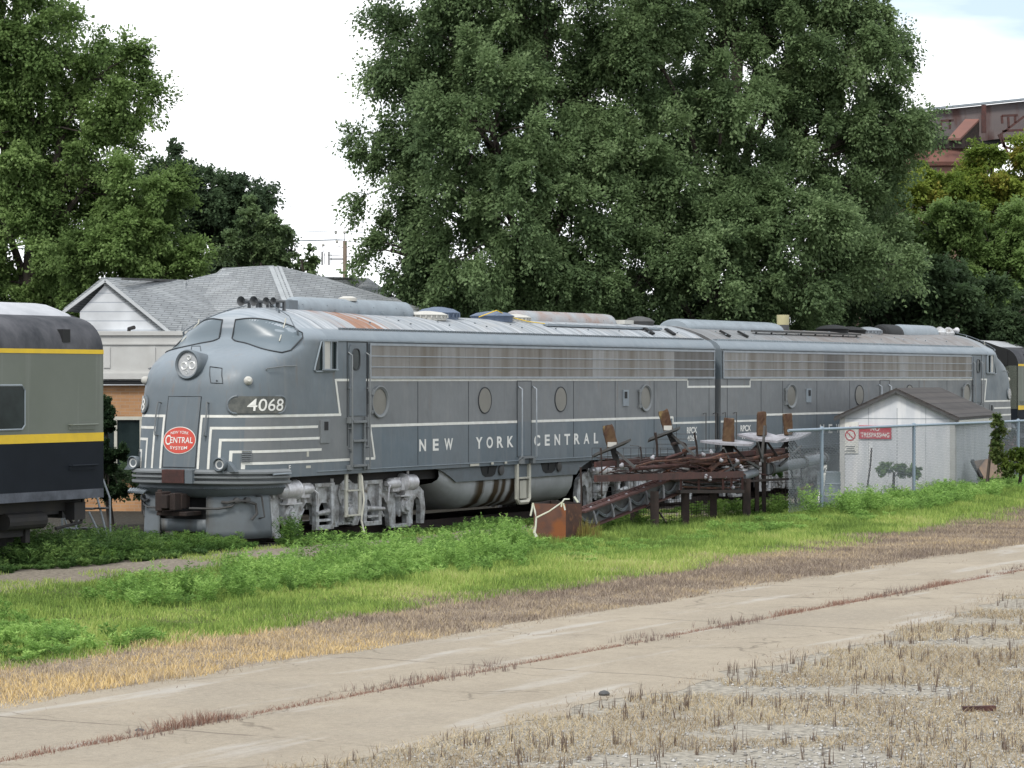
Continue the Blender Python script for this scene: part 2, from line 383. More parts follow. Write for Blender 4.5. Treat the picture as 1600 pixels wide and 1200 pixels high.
    # sky light painted as a paler tone on upward faces of the nose hood
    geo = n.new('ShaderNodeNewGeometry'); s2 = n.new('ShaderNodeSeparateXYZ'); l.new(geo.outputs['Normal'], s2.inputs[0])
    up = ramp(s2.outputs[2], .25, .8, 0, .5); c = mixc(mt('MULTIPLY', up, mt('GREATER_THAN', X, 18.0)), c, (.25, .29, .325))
    # chipped patch by the windshield corner
    l.new(c, b.inputs['Base Color'])
    l.new(ramp(noise(3, (1, 1, 1)), .3, .7, .40, .62), b.inputs['Roughness'])
    nb = noise(1.6, (1, 1, .6), 3)
    bp = n.new('ShaderNodeBump'); bp.inputs['Distance'].default_value = .03; bp.inputs['Strength'].default_value = .8
    l.new(nb, bp.inputs['Height']); l.new(bp.outputs['Normal'], b.inputs['Normal'])
    return m

def grille_material(i, base):
    m = bpy.data.materials.new('grille_%s' % 'abcdefgh'[i]); m.use_nodes = True; t = m.node_tree; n = t.nodes; l = t.links
    b = n['Principled BSDF']; b.inputs['Roughness'].default_value = .5; b.inputs['Metallic'].default_value = .35
    tc = n.new('ShaderNodeTexCoord'); wv = n.new('ShaderNodeTexWave'); wv.wave_type = 'BANDS'; wv.bands_direction = 'X'
    wv.inputs['Scale'].default_value = 14; wv.inputs['Distortion'].default_value = .15; l.new(tc.outputs['Object'], wv.inputs['Vector'])
    mp = n.new('ShaderNodeMapping'); mp.inputs['Scale'].default_value = (3.2, 1, .35); l.new(tc.outputs['Object'], mp.inputs['Vector'])
    nz = n.new('ShaderNodeTexNoise'); nz.inputs['Scale'].default_value = 1.2; nz.inputs['Detail'].default_value = 7; l.new(mp.outputs['Vector'], nz.inputs['Vector'])
    mr = n.new('ShaderNodeMapRange'); mr.inputs['From Min'].default_value = .35; mr.inputs['From Max'].default_value = .65; l.new(nz.outputs['Fac'], mr.inputs['Value'])
    mx = n.new('ShaderNodeMix'); mx.data_type = 'RGBA'; mx.inputs['A'].default_value = (*base, 1); mx.inputs['B'].default_value = (base[0] * .62, base[1] * .56, base[2] * .48, 1)
    l.new(mr.outputs['Result'], mx.inputs['Factor'])
    m2 = n.new('ShaderNodeMix'); m2.data_type = 'RGBA'; m2.blend_type = 'MULTIPLY'; m2.inputs['Factor'].default_value = .45
    l.new(mx.outputs['Result'], m2.inputs['A']); l.new(wv.outputs['Color'], m2.inputs['B']); l.new(m2.outputs['Result'], b.inputs['Base Color'])
    return m
GR = [grille_material(i, c) for i, c in enumerate([(.30, .295, .285), (.275, .265, .25), (.25, .24, .225), (.33, .33, .325), (.15, .145, .14)])]

def strip(l0, l1, z, wd, off=.004, step=.06):
    """horizontal painted stripe on the skin"""
    n = max(2, int(abs(l1 - l0) / step)); n = min(n, 120)
    rows = [[nos(l0 + (l1 - l0) * i / n, z + s, off) for i in range(n + 1)] for s in (-wd / 2, wd / 2)]
    return rows
def vstrip(v, z0, z1, wd, off=.004, n=16):
    rows = []
    for s in (-wd / 2, wd / 2):
        rows.append([nos(l_of_v(v + s, z0 + (z1 - z0) * i / n), z0 + (z1 - z0) * i / n, off) for i in range(n + 1)])
    return rows
SIDE = 1.53
def sy(s, off=0): return s * (SIDE + off)

def make_bogie(cx, parent, sign_front):
    """three-axle outside-framed bogie centred at cx; sub-parts hang from the frame mesh"""
    b = MB()
    for s in (-1, 1):
        y0 = s * 1.10; dy = s * .12
        def P(x, z): return (cx + x, y0, z)
        def pr(pts, d=dy): b.prism([P(x, z) for x, z in pts], (0, d, 0))
        # upper frame beam with arched underside
        for k in (-1, 1):
            top = [(0, 1.14), (k * .5, 1.20), (k * 1.5, 1.18), (k * 2.3, 1.04), (k * 2.8, .98), (k * 3.05, .82), (k * 3.12, .45), (k * 3.06, .14), (k * 2.93, .14), (k * 2.93, .52), (k * 2.87, .66), (k * 2.76, .71), (k * 2.66, .64), (k * 2.62, .45), (k * 2.6, .14), (k * 2.36, .14), (k * 2.36, .72), (k * 1.92, .72), (k * 1.92, .14), (k * 1.70, .14), (k * 1.67, .38), (k * 1.58, .60), (k * 1.44, .74), (k * 1.28, .74), (k * 1.16, .62), (k * 1.12, .3), (k * 1.0, .3), (k * .97, .62), (k * .88, .72), (k * .7, .72), (k * .62, .62), (k * .56, .36), (k * .46, .22), (k * .24, .22), (k * .22, .66), (0, .68)]
            pr(top)
            pr([(k * 1.74, .10), (k * 2.56, .10), (k * 2.56, .17), (k * 1.74, .17)], dy * 1.15)
            # hanger: U strap with spring plank
            for x in (.62, 1.18): b.bar((cx + k * x, s * 1.27, 1.08), (cx + k * (x - .02), s * 1.27, .24), .11, .10)
            b.box((cx + k * .9, s * 1.27, .24), (.64, .11, .09)); b.box((cx + k * .9, s * 1.25, .38), (.42, .14, .05)); b.box((cx + k * .9, s * 1.2, .5), (.5, .12, .05))
            b.cyl((cx + k * .7, s * 1.26, .55), (cx + k * 1.25, s * 1.36, .52), .06, .04, 8)
            b.box((cx + k * .9, s * 1.27, 1.08), (.72, .1, .08)); b.box((cx + k * 1.5, s * 1.26, .98), (.16, .08, .22))
            b.cyl((cx + k * .55, s * 1.23, .95), (cx + k * .55, s * 1.23, 1.2), .06, n=8)
            for x in (1.35, 1.7, 2.6): b.box((cx + k * x, s * 1.235, .98), (.09, .04, .2))
            b.box((cx + k * 2.14, s * 1.24, .85), (.5, .05, .05)); b.box((cx + k * 2.14, s * 1.24, .72), (.34, .06, .03))
            b.cyl((cx + k * 1.35, s * 1.1, .62), (cx + k * 1.6, s * 1.12, .35), .035, n=6)
        b.box((cx, s * 1.22, 1.02), (.5, .08, .14)); b.box((cx, s * 1.22, .28), (.6, .06, .06))
        b.lathe((cx, s * 1.2, .88), (0, s, 0), [(0, .30), (.05, .30), (.06, .24), (.02, .22), (.0, .2)], 20)
    b.box((cx - 1.1, 0, .75), (.3, 2.2, .3)); b.box((cx + 1.1, 0, .75), (.3, 2.2, .3)); b.box((cx, 0, .85), (2.4, .9, .22))
    fr = b.build('bogie', M['silver'], parent, bevel=.006)
    for k in (-1, 0, 1):
        for s in (-1, 1):
            wh = MB(); r = .457 if k else .40; zc = .12 + r
            wh.lathe((cx + k * 2.14, s * .70, zc), (0, s, 0), [(0, r + .03), (.03, r + .03), (.035, r), (.14, r), (.14, r - .07), (.09, r - .09), (.07, .12), (.12, .10), (.12, .03)], 28)
            wh.cyl((cx + k * 2.14, 0, zc), (cx + k * 2.14, s * 1.05, zc), .09)
            wh.build('wheel', M['underframe'], fr, smooth=True)
            jb = MB()
            jb.box((cx + k * 2.14, s * 1.20, zc), (.36, .16, .42)); jb.lathe((cx + k * 2.14, s * 1.28, zc - .02), (0, s, 0), [(0, .19), (.06, .18), (.08, .12), (.13, .11), (.14, .05)], 16)
            for q in range(6): jb.cyl((cx + k * 2.14 + .15 * math.cos(q * 1.047), s * 1.33, zc - .02 + .15 * math.sin(q * 1.047)), (cx + k * 2.14 + .15 * math.cos(q * 1.047), s * 1.37, zc - .02 + .15 * math.sin(q * 1.047)), .02, n=6)
            jb.box((cx + k * 2.14 - .16, s * 1.27, zc), (.03, .05, .5)); jb.box((cx + k * 2.14 + .16, s * 1.27, zc), (.03, .05, .5))
            jb.build('journal_box', M['silver'], fr, smooth=True, bevel=.008)
    for k in (-1, 1):
        for s in (-1, 1):
            c = MB(); x0 = cx + k * 2.42; y = s * 1.33; z = 1.03
            c.lathe((x0, y, z), (-k, 0, 0), [(-.2, .04), (-.1, .05), (-.1, .09), (-.02, .13), (0, .17), (.38, .18), (.4, .2), (.44, .2), (.46, .16), (.5, .1), (.62, .1), (.66, .12), (.95, .11), (1.0, .07), (1.06, .05)], 18)
            c.box((x0 - k * .25, y, z - .2), (.3, .12, .14)); c.box((x0 - k * .7, y, z - .12), (.34, .1, .1)); c.box((x0 - k * .72, y + s * .04, z + .09), (.3, .06, .05))
            c.box((x0 - k * .55, y + s * .06, z - .02), (.12, .1, .26)); c.cyl((x0 - k * .2, y, z + .12), (x0 - k * .2, y, z + .24), .03, n=8)
            c.box((x0 - k * .3, y, z - .27), (.55, .16, .03)); c.tube([(x0 - k * .95, y + s * .05, z), (x0 - k * 1.1, y + s * .1, z - .1), (x0 - k * 1.1, y + s * .08, z - .35)], .02, 6)
            c.build('brake_cylinder', M['silver_clean'], fr, smooth=True)
    return fr

def make_engine(first, loc, rz, label, number):
    T = empty('diesel_locomotive', loc, rz, label, 'locomotive', 'streamlined diesel engines')
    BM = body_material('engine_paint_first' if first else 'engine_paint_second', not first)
    # ---- body shell
    b = MB(); AS = 17.9
    zs = [1.29, 1.5, 2, 2.5, 3, 3.5, 3.92, 3.96, 4.0, 4.04, 4.08, 4.12, 4.15, 4.19, 4.24, 4.29, 4.35, 4.40, 4.45, 4.49, 4.53, 4.56, 4.585, 4.605, 4.62]
    def sec(a):
        k = min(1, max(0, (a - 14) / 3.5)); k = k * k * (3 - 2 * k); cz = 4.56 + .06 * k
        half = [(hw(z), z if z <= 4.19 else 4.19 + (z - 4.19) * (cz - 4.19) / .43) for z in zs]
        return [Vector((a, y, z)) for y, z in half] + [Vector((a, -y, z)) for y, z in reversed(half[:-1])]
    secs = [0.0, 2, 5, 8, 11, 14, 14.7, 15.4, 16.1, 16.8, 17.4, AS]
    rows = [sec(a) for a in secs]; b.grid(rows)
    n = len(rows[0]); b.add(rows[0], [tuple(range(n))])
    b.add([(0.0, 1.53, 1.29), (AS, 1.53, 1.29), (AS, -1.53, 1.29), (0, -1.53, 1.29)], [(0, 1, 2, 3)])
    # nose and cab dome: rings at heights
    zr = [1.29, 1.4, 1.8, 2.2, 2.6, 2.84, 3.0, 3.1, 3.2, 3.28, 3.36, 3.44, 3.52, 3.58, 3.64, 3.69, 3.74, 3.79, 3.83, 3.87, 3.92, 3.97, 4.02, 4.07, 4.12, 4.155, 4.19, 4.24, 4.29, 4.35, 4.40, 4.44, 4.47, 4.50, 4.53, 4.555, 4.575, 4.59, 4.605, 4.613, 4.62]
    rings = []
    for z in zr:
        wd = hw(z); nn = interp(NN, z); a0 = interp(A0, z); a1 = interp(A1, z)
        h = [Vector((AS, wd, z)), Vector(((AS + a0) / 2, wd, z))]
        for i in range(31):
            t = math.pi / 2 * i / 30
            h.append(Vector((a0 + (a1 - a0) * math.sin(t)**(2 / nn), wd * math.cos(t)**(2 / nn) if i < 30 else 0, z)))
        rings.append(h + [Vector((p.x, -p.y, p.z)) for p in reversed(h[:-1])])
    b.grid(rings)
    nb = len(rings[0]); b.add(rings[0], [tuple(range(nb))])
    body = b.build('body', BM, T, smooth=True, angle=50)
    # ---- side sill and lower skirt ledge
    q = MB()
    for s in (-1, 1):
        q.box((9.2, s * 1.54, 1.372), (18.4, .02, .014))
    q.build('side_sill', M['grey_light'], T)
    # ---- roof edge strip with bolts
    q = MB()
    for s in (-1, 1):
        q.box((8.6, s * 1.255, 4.197), (17.0, .05, .016))
        for i in range(170): q.box((.3 + i * .1, s * 1.285, 4.19), (.045, .03, .05))
    for a in np.arange(1.2, 17, 1.61):
        for k in range(8): q.box((a, (k - 3.5) * .3, 4.56 - .23 * abs((k - 3.5) * .3)**1.2 * .9 + .005), (.03, .03, .03))
    q.build('roof_bolts', M['grey_light'] if not first else M['grey_paint'], T)
    # gutter line
    q = MB()
    for s in (-1, 1): q.box((9.0, s * 1.54, 3.955), (18.0, .035, .03))
    q.build('gutter', M['grey_light'], T)
    # ---- grilles
    for s in (-1, 1):
        rnd = random.Random(5 + s + (0 if first else 20)); a = .12; i = 0
        while a < 16.4:
            wd = rnd.choice([.75, 1.0, 1.3]); e = min(a + wd, 16.45)
            if 16.45 - e < .4: e = 16.45
            g = MB(); g.box(((a + e) / 2, s * 1.535, 3.54), (e - a - .006, .05, .66))
            mi = 4 if rnd.random() < (.04 if first else .13) else rnd.choice([0, 1, 1, 0, 3, 2])
            if first and a < 1.0: mi = 4
            if first and a > 9 and mi == 3: mi = 1
            g.build('grille_panel', GR[mi], T); a = e; i += 1
        fr = MB()
        for z, h in ((3.215, .045), (3.43, .022), (3.65, .022), (3.885, .045)): fr.box((8.28, s * 1.565, z), (16.4, .022, h))
        for a in (.1, 16.47): fr.box((a, s * 1.563, 3.55), (.03, .02, .7))
        fr.build('grille_frame', M['galv'], T)
    # ---- painted stripes
    st = MB(); W = .05
    for s in (-1, 1):
        def hs(a0, a1, z, w_=W): st.box(((a0 + a1) / 2, sy(s, .003), z), (abs(a1 - a0), .006, w_))
        def poly(pts): st.prism([(x, sy(s, .001), z) for x, z in pts], (0, s * .006, 0))
        hs(1.62, 17.72, 3.165); poly([(1.58, 3.0), (1.63, 3.0), (1.63, 3.14), (1.58, 3.14)]); hs(0.0, 1.63, 2.985)
        poly([(17.70, 3.185), (17.76, 3.185), (17.60, 2.50), (17.54, 2.50)])
        hs(2.45, 16.45, 2.235, .055); poly([(16.47, 2.26), (16.42, 2.26), (16.25, 1.60), (16.31, 1.60)]); hs(0, 2.45, 2.09); poly([(2.42, 2.07), (2.47, 2.07), (2.47, 2.25), (2.42, 2.25)])
        for z, ae, v in ((2.475, 17.52, .44), (2.25, 18.36, .66), (2.025, 18.30, .86), (1.80, 18.23, 1.05), (1.575, 16.25, 1.225)):
            rows = strip(s * l_of_v(v - W / 2, z), s * l_of_a(ae, z), z, W); st.grid(rows)
            if z < 2.45 and ae > 18: pass
            if z > 1.6: st.grid(vstrip(s * v, 1.47, z - W / 2 + .001, W))
            else: st.grid(vstrip(s * v, 1.47, z - W / 2 + .001, W, n=3))
    st.build('stripe', M['white_paint'], T)
    # ---- panel seams
    q = MB()
    for s in (-1, 1):
        for a in (14.58, 12.48, 7.67, 5.57, 3.49, 2.24, .35): q.box((a, sy(s, .002), 2.28), (.014, .006, 1.78))
    q.build('panel_seam', M['dark_seam'], T)
    # ---- lettering
    for s in (-1, 1):
        def letter(txt, ac, z, wd, h, name='lettering', mat=M['text_white'], bold=.0):
            vs, fs = text_data(txt, 1.0, 1.0, 1.0, bold); vs = fit(vs, wd, h)
            k = MB(); k.add([(ac - s * x, sy(s, .005), z + y) for x, y in vs], fs); k.build(name, mat, T)
        # word groups sit mirror-wise on the two sides; 4 word blocks spread out like the photograph
        cs = lambda a: a
        for word, c0, c1 in (('NEW', 14.66, 13.06), ('YORK', 12.26, 10.42), ('CENTRAL', 9.66, 6.32)):
            if s < 0: c0, c1 = 20.28 - c0, 20.28 - c1
            nl = len(word); step = (c1 - c0) / nl
            for i, ch in enumerate(word):
                wl = {'I': .08, 'W': .36, 'N': .27, 'E': .24, 'L': .22, 'Y': .29}.get(ch, .28)
                letter(ch, c0 + (c1 - c0) * (i + .5) / nl, 1.80, wl, .25, 'letter', bold=.028)
        ra = 1.36 if s > 0 else 1.36
        letter('RPCX', ra, 1.90, .58, .16, 'owner_mark', bold=.03); letter(number, ra, 1.70, .56, .15, 'unit_number', bold=.02)
        letter('F', 19.35 if s > 0 else 19.3, 1.47, .07, .1, 'end_mark', bold=.01)
        k = MB(); k.box((18.7, sy(s, .003), 1.47), (.16, .006, .05)); k.box((12.25, sy(s, .02), 1.33), (.38, .006, .05)); k.box((11.5, sy(s, .035), 1.345), (.1, .006, .05)); k.box((10.9, sy(s, .035), 1.345), (.1, .006, .05)); k.box((18.72, sy(s, .003), 1.72), (.07, .006, .1)); k.build('stencil_plate', M['cream'], T)
    # ---- portholes
    for s in (-1, 1):
        for a, fr_ in ((16.1, 1), (11.78, 0), (8.3, 0), (3.98, 1)):
            p = MB(); p.lathe((a, sy(s, -.01), 2.72), (0, s, 0), [(0, .27), (.02, .27)], 28)
            g = p.build('porthole', M['glass_port'], T)
            r = MB(); ro = .33 if fr_ else .292
            pr = [(0, ro), (.05 if fr_ else .02, ro), (.055 if fr_ else .022, ro - .02), (.03 if fr_ else .015, .265), (0.0, .262)]
            x = []
            for d, rr in pr:
                x.append([Vector((a + rr * math.cos(t * math.pi / 18), sy(s, d - .005), 2.72 + rr * math.sin(t * math.pi / 18))) for t in range(36)])
            r.grid(x, closed=True)
            if fr_:
                for z in (2.52, 2.9): r.box((a + (.34 if s > 0 else -.34), sy(s, .03), z), (.08, .06, .07))
                r.cyl((a + (.37 if s > 0 else -.37), sy(s, .05), 2.5), (a + (.37 if s > 0 else -.37), sy(s, .05), 2.93), .018, n=6)
            r.build('porthole_frame', M['grey_band'] if fr_ else M['dark_seam'], g, smooth=True)
    # ---- small side fittings
    for s in (-1, 1):
        q = MB(); q.box((5.04, sy(s, .012), 2.73), (.28, .03, .38)); q.box((5.06, sy(s, .03), 2.80), (.13, .012, .16), mi=1); q.build('fuel_gauge', [M['grey_light'], M['black']], T)
        q = MB(); q.box((18.12, sy(s, .012), 2.15), (.32, .03, .46)); q.box((18.1, sy(s, .03), 2.26), (.14, .012, .17), mi=1); q.build('lift_box', [M['grey_band'], M['black']], T, bevel=.01)
    # ---- cab side doors
    for s in (-1, 1):
        d = MB(); d.prism([(16.62, sy(s, .0), 2.44), (17.24, sy(s, .0), 2.44), (17.24, sy(s, .0), 3.80), (17.18, sy(s, 0), 3.88), (16.68, sy(s, 0), 3.88), (16.62, sy(s, 0), 3.80)], (0, s * .02, 0))
        door = d.build('cab_door', M['grey_paint'], T, bevel=.01)
        d = MB(); ell = [(17.0 + (.13 * math.copysign(abs(math.cos(t))**.6, math.cos(t))), sy(s, .018), 3.58 + .21 * math.copysign(abs(math.sin(t))**.6, math.sin(t))) for t in [i * math.pi / 12 for i in range(24)]]
        d.prism(ell, (0, s * .006, 0)); d.build('door_window', M['glass_dark'], door)
        d = MB(); d.tube([Vector(p) + Vector((0, s * .01, 0)) for p in ell + [ell[0], ell[1]]], .014, 5); d.build('window_frame', M['dark_seam'], door)
        q = MB()
        for a in (16.56, 17.30): q.box((a, sy(s, .004), 2.9), (.02, .01, 2.1))
        q.box((16.93, sy(s, .004), 3.93), (.76, .01, .02))
        q.box((16.55, sy(s, .006), 3.3), (.04, .014, 1.24)); q.build('door_frame', M['dark_seam'], T)
        # grab rails beside the door
        for a in (16.6, 17.26):
            q = MB(); q.tube([(a, sy(s), 3.72), (a, sy(s, .10), 3.66), (a, sy(s, .10), 1.42), (a, sy(s), 1.36)], .016, 6)
            for z in (3.0, 2.2, 1.8): q.bar((a, sy(s), z), (a, sy(s, .1), z), .02)
            q.build('grab_rail', M['grey_band'], T, smooth=True)
        q = MB()     # recessed steps
        q.box((16.95, sy(s, .004), 1.86), (.52, .01, .98), mi=1)
        for a in (16.72, 17.18): q.box((a, sy(s, .03), 1.86), (.05, .05, 1.0))
        for z in (2.33, 1.95, 1.45): q.box((16.95, sy(s, .05), z), (.5, .09, .045))
        for a in (16.62, 17.28): q.box((a, sy(s, .05), 2.36), (.09, .09, .12)); q.box((a, sy(s, .05), 1.42), (.1, .09, .1))
        q.build('side_steps', [M['grey_band'], M['grey_paint']], T)
        q = MB()     # hanging stirrup below the sill
        for a in (16.72, 17.22): q.bar((a, s * 1.46, 1.30), (a, s * 1.46, .42), .10, .03)
        for z in (.95, .45): q.box((16.97, s * 1.46, z), (.5, .12, .03))
        q.build('step_hanger', M['cream'], T)
    # ---- engine room doors
    for s in (-1, 1):
        q = MB(); q.box((10.02, sy(s, .003), 2.3), (.62, .012, 1.66)); dd = q.build('engine_room_door', M['grey_band'] if False else BM, T, bevel=.02)
        q = MB()
        for a in (9.7, 10.34): q.box((a, sy(s, .004), 2.3), (.012, .016, 1.7))
        q.box((10.02, sy(s, .004), 3.14), (.64, .016, .014)); q.build('door_seam', M['dark_seam'], dd)
        for a in (10.28, 9.62):
            q = MB(); q.tube([(a, sy(s), 3.02), (a, sy(s, .1), 2.96), (a, sy(s, .1), 1.45), (a, sy(s), 1.38)], .018, 6); q.build('grab_rail', M['galv'], T, smooth=True)
        q = MB(); q.box((10.0, sy(s, .06), 1.44), (.5, .1, .05)); q.box((10.22, sy(s, .05), 1.36), (.12, .1, .12)); q.box((9.72, sy(s, .05), 1.36), (.12, .1, .12)); q.build('door_step', M['grey_band'], T)
        q = MB()
        q.tube([(10.28, s * 1.49, 1.3), (10.28, s * 1.49, .52), (10.2, s * 1.49, .44), (9.8, s * 1.49, .44), (9.72, s * 1.49, .52), (9.72, s * 1.49, 1.3)], .055, 6)
        q.box((10.0, s * 1.49, .98), (.5, .08, .04)); q.box((10.0, s * 1.49, .72), (.3, .02, .4)); q.build('step_hanger', M['cream'], T, smooth=True)
    # ---- cab side windows
    for s in (-1, 1):
        out_ = [(18.50, 3.36), (18.47, 3.45), (18.26, 3.92), (17.76, 3.93), (17.72, 3.88), (17.72, 3.38), (17.76, 3.34), (18.44, 3.33)]
        def y_(a, z, o): return nos(s * l_of_a(a, z), z, o) if a > 17.95 else Vector((a, sy(s, o), z))
        g = MB(); pts = [y_(a, z, .012) for a, z in out_]; g.add(pts, [tuple(range(len(pts)))]); gw = g.build('side_window', M['glass_dark'], T)
        g = MB(); g.tube([y_(a, z, .016) for a, z in out_ + out_[:2]], .018, 6); g.build('window_frame', M['grey_light'], gw, smooth=True)
        g = MB(); g.box((18.07, sy(s, .03), 3.65), (.22, .02, .56)); g.build('curtain', M['curtain'], gw)
        g = MB()
        for a in (18.22, 17.96, 17.74): g.box((a, sy(s, .045), 3.65), (.03, .03, .58))
        g.box((17.98, sy(s, .045), 3.94), (.52, .04, .03)); g.box((17.98, sy(s, .05), 3.37), (.52, .06, .03)); g.build('window_sash', M['grey_light'], gw)
    # ---- windshields
    for s in (-1, 1):
        def top(u):  # u 0 inner .. 1 outer
            return interp([(0, 4.345), (.25, 4.37), (.5, 4.33), (.75, 4.23), (.9, 4.13), (.97, 4.07), (1, 3.99)], u)
        def bot(u): return interp([(0, 3.98), (.08, 3.93), (.3, 3.88), (.6, 3.795), (.9, 3.71), (.975, 3.695), (1, 3.74)], u)
        rows = []; edge_t = []; edge_b = []
        for i in range(25):
            u = i / 24; v = s * (.155 + u * (1.43 - .155)); t_, b_ = top(u), bot(u)
            row = [nos(l_of_v(v, b_ + (t_ - b_) * j / 6), b_ + (t_ - b_) * j / 6, .006) for j in range(7)]
            rows.append(row); edge_t.append(nos(l_of_v(v, t_), t_, .008)); edge_b.append(nos(l_of_v(v, b_), b_, .008))
        g = MB(); g.grid(rows); gw = g.build('windshield', M['glass_ws'], T, smooth=True)
        g = MB(); loop = edge_t + list(reversed(edge_b)) + [edge_t[0]]; g.tube(loop, .015, 6); g.build('rubber_seal', M['dark_seam'], gw, smooth=True)
        g = MB(); va = s * 1.02; p0 = nos(l_of_v(va, 4.27), 4.27, .04); p1 = nos(l_of_v(s * 1.16, 3.9), 3.9, .03)
        g.tube([p0, p1], .011, 5); g.tube([p0 + Vector((.01, 0, -.03)), p0 + Vector((-.02, 0, .07))], .015, 5); g.build('wiper', M['cream'], gw)
    # ---- nose door, emblem, rails
    q = MB(); rows = []
    for i in range(9):
        l_ = -.385 + .77 * i / 8; rows.append([nos(l_, 1.50 + (2.85 - 1.50) * j / 12, .008) for j in range(13)])
    q.grid(rows); nd = q.build('nose_door', BM, T, smooth=True)
    q = MB(); q.tube([nos(l_, z, .008) for l_, z in [(-.385, 1.5), (-.385, 2.2), (-.385, 2.85), (0, 2.85), (.385, 2.85), (.385, 2.2), (.385, 1.5), (.0, 1.5), (-.385, 1.5)]], .008, 5)
    q.build('door_seam', M['dark_seam'], nd)
    q = MB(); rows = []
    def ell(cx_, cz_, rx, rz_, off, nr=5, nt=40):
        rows = []
        for k in range(nr + 1):
            r_ = k / nr; rows.append([nos(cx_ + rx * r_ * math.cos(t * 2 * math.pi / nt), cz_ + rz_ * r_ * math.sin(t * 2 * math.pi / nt), off) for t in range(nt)])
        return rows
    if first:
        e = MB(); e.grid(ell(-.02, 2.01, .385, .262, .016), closed=True); em = e.build('emblem', M['white_paint'], T, smooth=True)
        e = MB(); e.grid(ell(-.02, 2.01, .370, .247, .020), closed=True); e.build('emblem_field', M['red_enamel'], em, smooth=True)
        def nose_text(txt, lc, zc, wd, h, off, par, name, mat, bold=0.0, arch=0.0):
            vs, fs = text_data(txt, 1.0, 1.05, 1.0, bold); vs = fit(vs, wd, h)
            k = MB(); k.add([nos(lc + x, zc + y - arch * (x / (wd / 2))**2, off) for x, y in vs], fs); k.build(name, mat, par)
        nose_text('NEW YORK', -.02, 2.165, .42, .055, .024, em, 'lettering', M['text_white'], .01, .02)
        nose_text('ENTRAL', .035, 2.015, .53, .115, .024, em, 'lettering', M['text_white'], .012)
        nose_text('C', -.285, 2.015, .12, .19, .024, em, 'lettering', M['text_white'], .01)
        nose_text('SYSTEM', -.02, 1.86, .40, .06, .024, em, 'lettering', M['text_white'], .012, -.015)
    def ntext(txt, lc, zc, wd, h, off, par, mat, bold=0.0, flip=1):
        vs, fs = text_data(txt, 1.0, 1.0, 1.0, bold); vs = fit(vs, wd, h)
        k = MB(); k.add([nos(lc + x, zc + y, off) for x, y in vs], fs); k.build('number', mat, par)
    for s in (-1, 1):
        q = MB(); q.tube([nos(s * .56, 2.73, 0), nos(s * .56, 2.73, .09), nos(s * .58, 2.6, .09), nos(s * .58, 2.2, .09), nos(s * .56, 2.1, .09), nos(s * .56, 2.1, 0)], .016, 6); q.build('nose_rail', M['grey_band'], T, smooth=True)
        # number boards: oval boxes on the flanks of the nose
        l0, l1 = l_of_v(.93, 2.69), l_of_v(.93, 2.69) + 1.30
        cz = 2.69; r_ = .165; out_ = []
        for i in range(13):
            t = math.pi / 2 + math.pi * i / 12; out_.append((l0 + r_ + r_ * math.cos(t), cz + r_ * math.sin(t)))
        for i in range(13):
            t = -math.pi / 2 + math.pi * i / 12; out_.append((l1 - r_ + r_ * math.cos(t), cz + r_ * math.sin(t)))
        rows = []
        for i in range(31):
            x = l0 + (l1 - l0) * i / 30; d = 0
            if x < l0 + r_: d = r_ - math.sqrt(max(0, r_**2 - (l0 + r_ - x)**2))
            if x > l1 - r_: d = r_ - math.sqrt(max(0, r_**2 - (x - l1 + r_)**2))
            rows.append([nos(s * x, cz - r_ + d + (2 * r_ - 2 * d) * j / 4, .03) for j in range(5)])
        q = MB(); q.grid(rows); nbd = q.build('number_board', M['board'], T, smooth=True)
        q = MB(); q.tube([nos(s * x, z, .025) for x, z in out_ + [out_[0]]], .022, 6); q.build('board_rim', M['grey_paint'], nbd, smooth=True)
        ntext(number, s * ((l0 + l1) / 2) + .14, cz, .84, .235, .036, nbd, M['text_white'], .006)
        # marker lamp, louvres, hatch, roof wire rail
        q = MB(); c0 = nos(s * l_of_v(1.2, 3.15), 3.15, 0); c1 = nos(s * l_of_v(1.2, 3.15), 3.15, .09); q.lathe(c0, c1 - c0, [(0, .085), (.03, .085), (.07, .07), (.1, .04)], 16); q.build('marker_lamp', M['curtain'], T, smooth=True)
        q = MB()
        for k in range(7):
            z = 1.60 + k * .035; q.grid([[nos(s * (l_of_v(1.20, z) + x), z + dz, o) for x in (0, .1, .2)] for dz, o in ((0, .004), (0, .03), (.022, .004))])
        q.build('louvre', M['grey_band'], T)
        q = MB(); lg = s * l_of_v(1.36, 3.37); q.tube([nos(lg, 3.36, 0), nos(lg, 3.37, .06), nos(lg + s * .35, 3.42, .06), nos(lg + s * .7, 3.44, .06), nos(lg + s * .7, 3.44, 0)], .012, 6); q.build('nose_rail', M['grey_band'], T)
        q = MB(); pts = [nos(s * l_of_v(vv * .98, zz), zz, .07) for vv, zz in ((1.35, 4.08), (1.2, 4.19), (.95, 4.36), (.6, 4.5), (.3, 4.585))]; q.tube(pts, .012, 5)
        for p in (pts[0], pts[3]): q.bar(p, p + Vector((-.03, 0, -.09)), .03)
        q.build('roof_grab_wire', M['grey_paint'], T)
    q = MB(); la, lb = l_of_v(.56, 3.2), l_of_v(.80, 3.2)
    q.tube([nos(l_of_v(.40, 3.42), 3.42, .004), nos(l_of_v(.54, 3.405), 3.405, .006), nos(l_of_v(.68, 3.39), 3.39, .004), nos(l_of_v(.74, 3.25), 3.25, .008), nos(l_of_v(.80, 3.10), 3.10, .004), nos(l_of_v(.67, 3.105), 3.105, .006), nos(l_of_v(.55, 3.11), 3.11, .004), nos(l_of_v(.48, 3.26), 3.26, .008), nos(l_of_v(.40, 3.42), 3.42, .004)], .009, 5)
    q.cyl(nos(.67, 3.15, 0), nos(.67, 3.15, .02), .015, n=8); q.build('nose_hatch', M['dark_seam'], T)
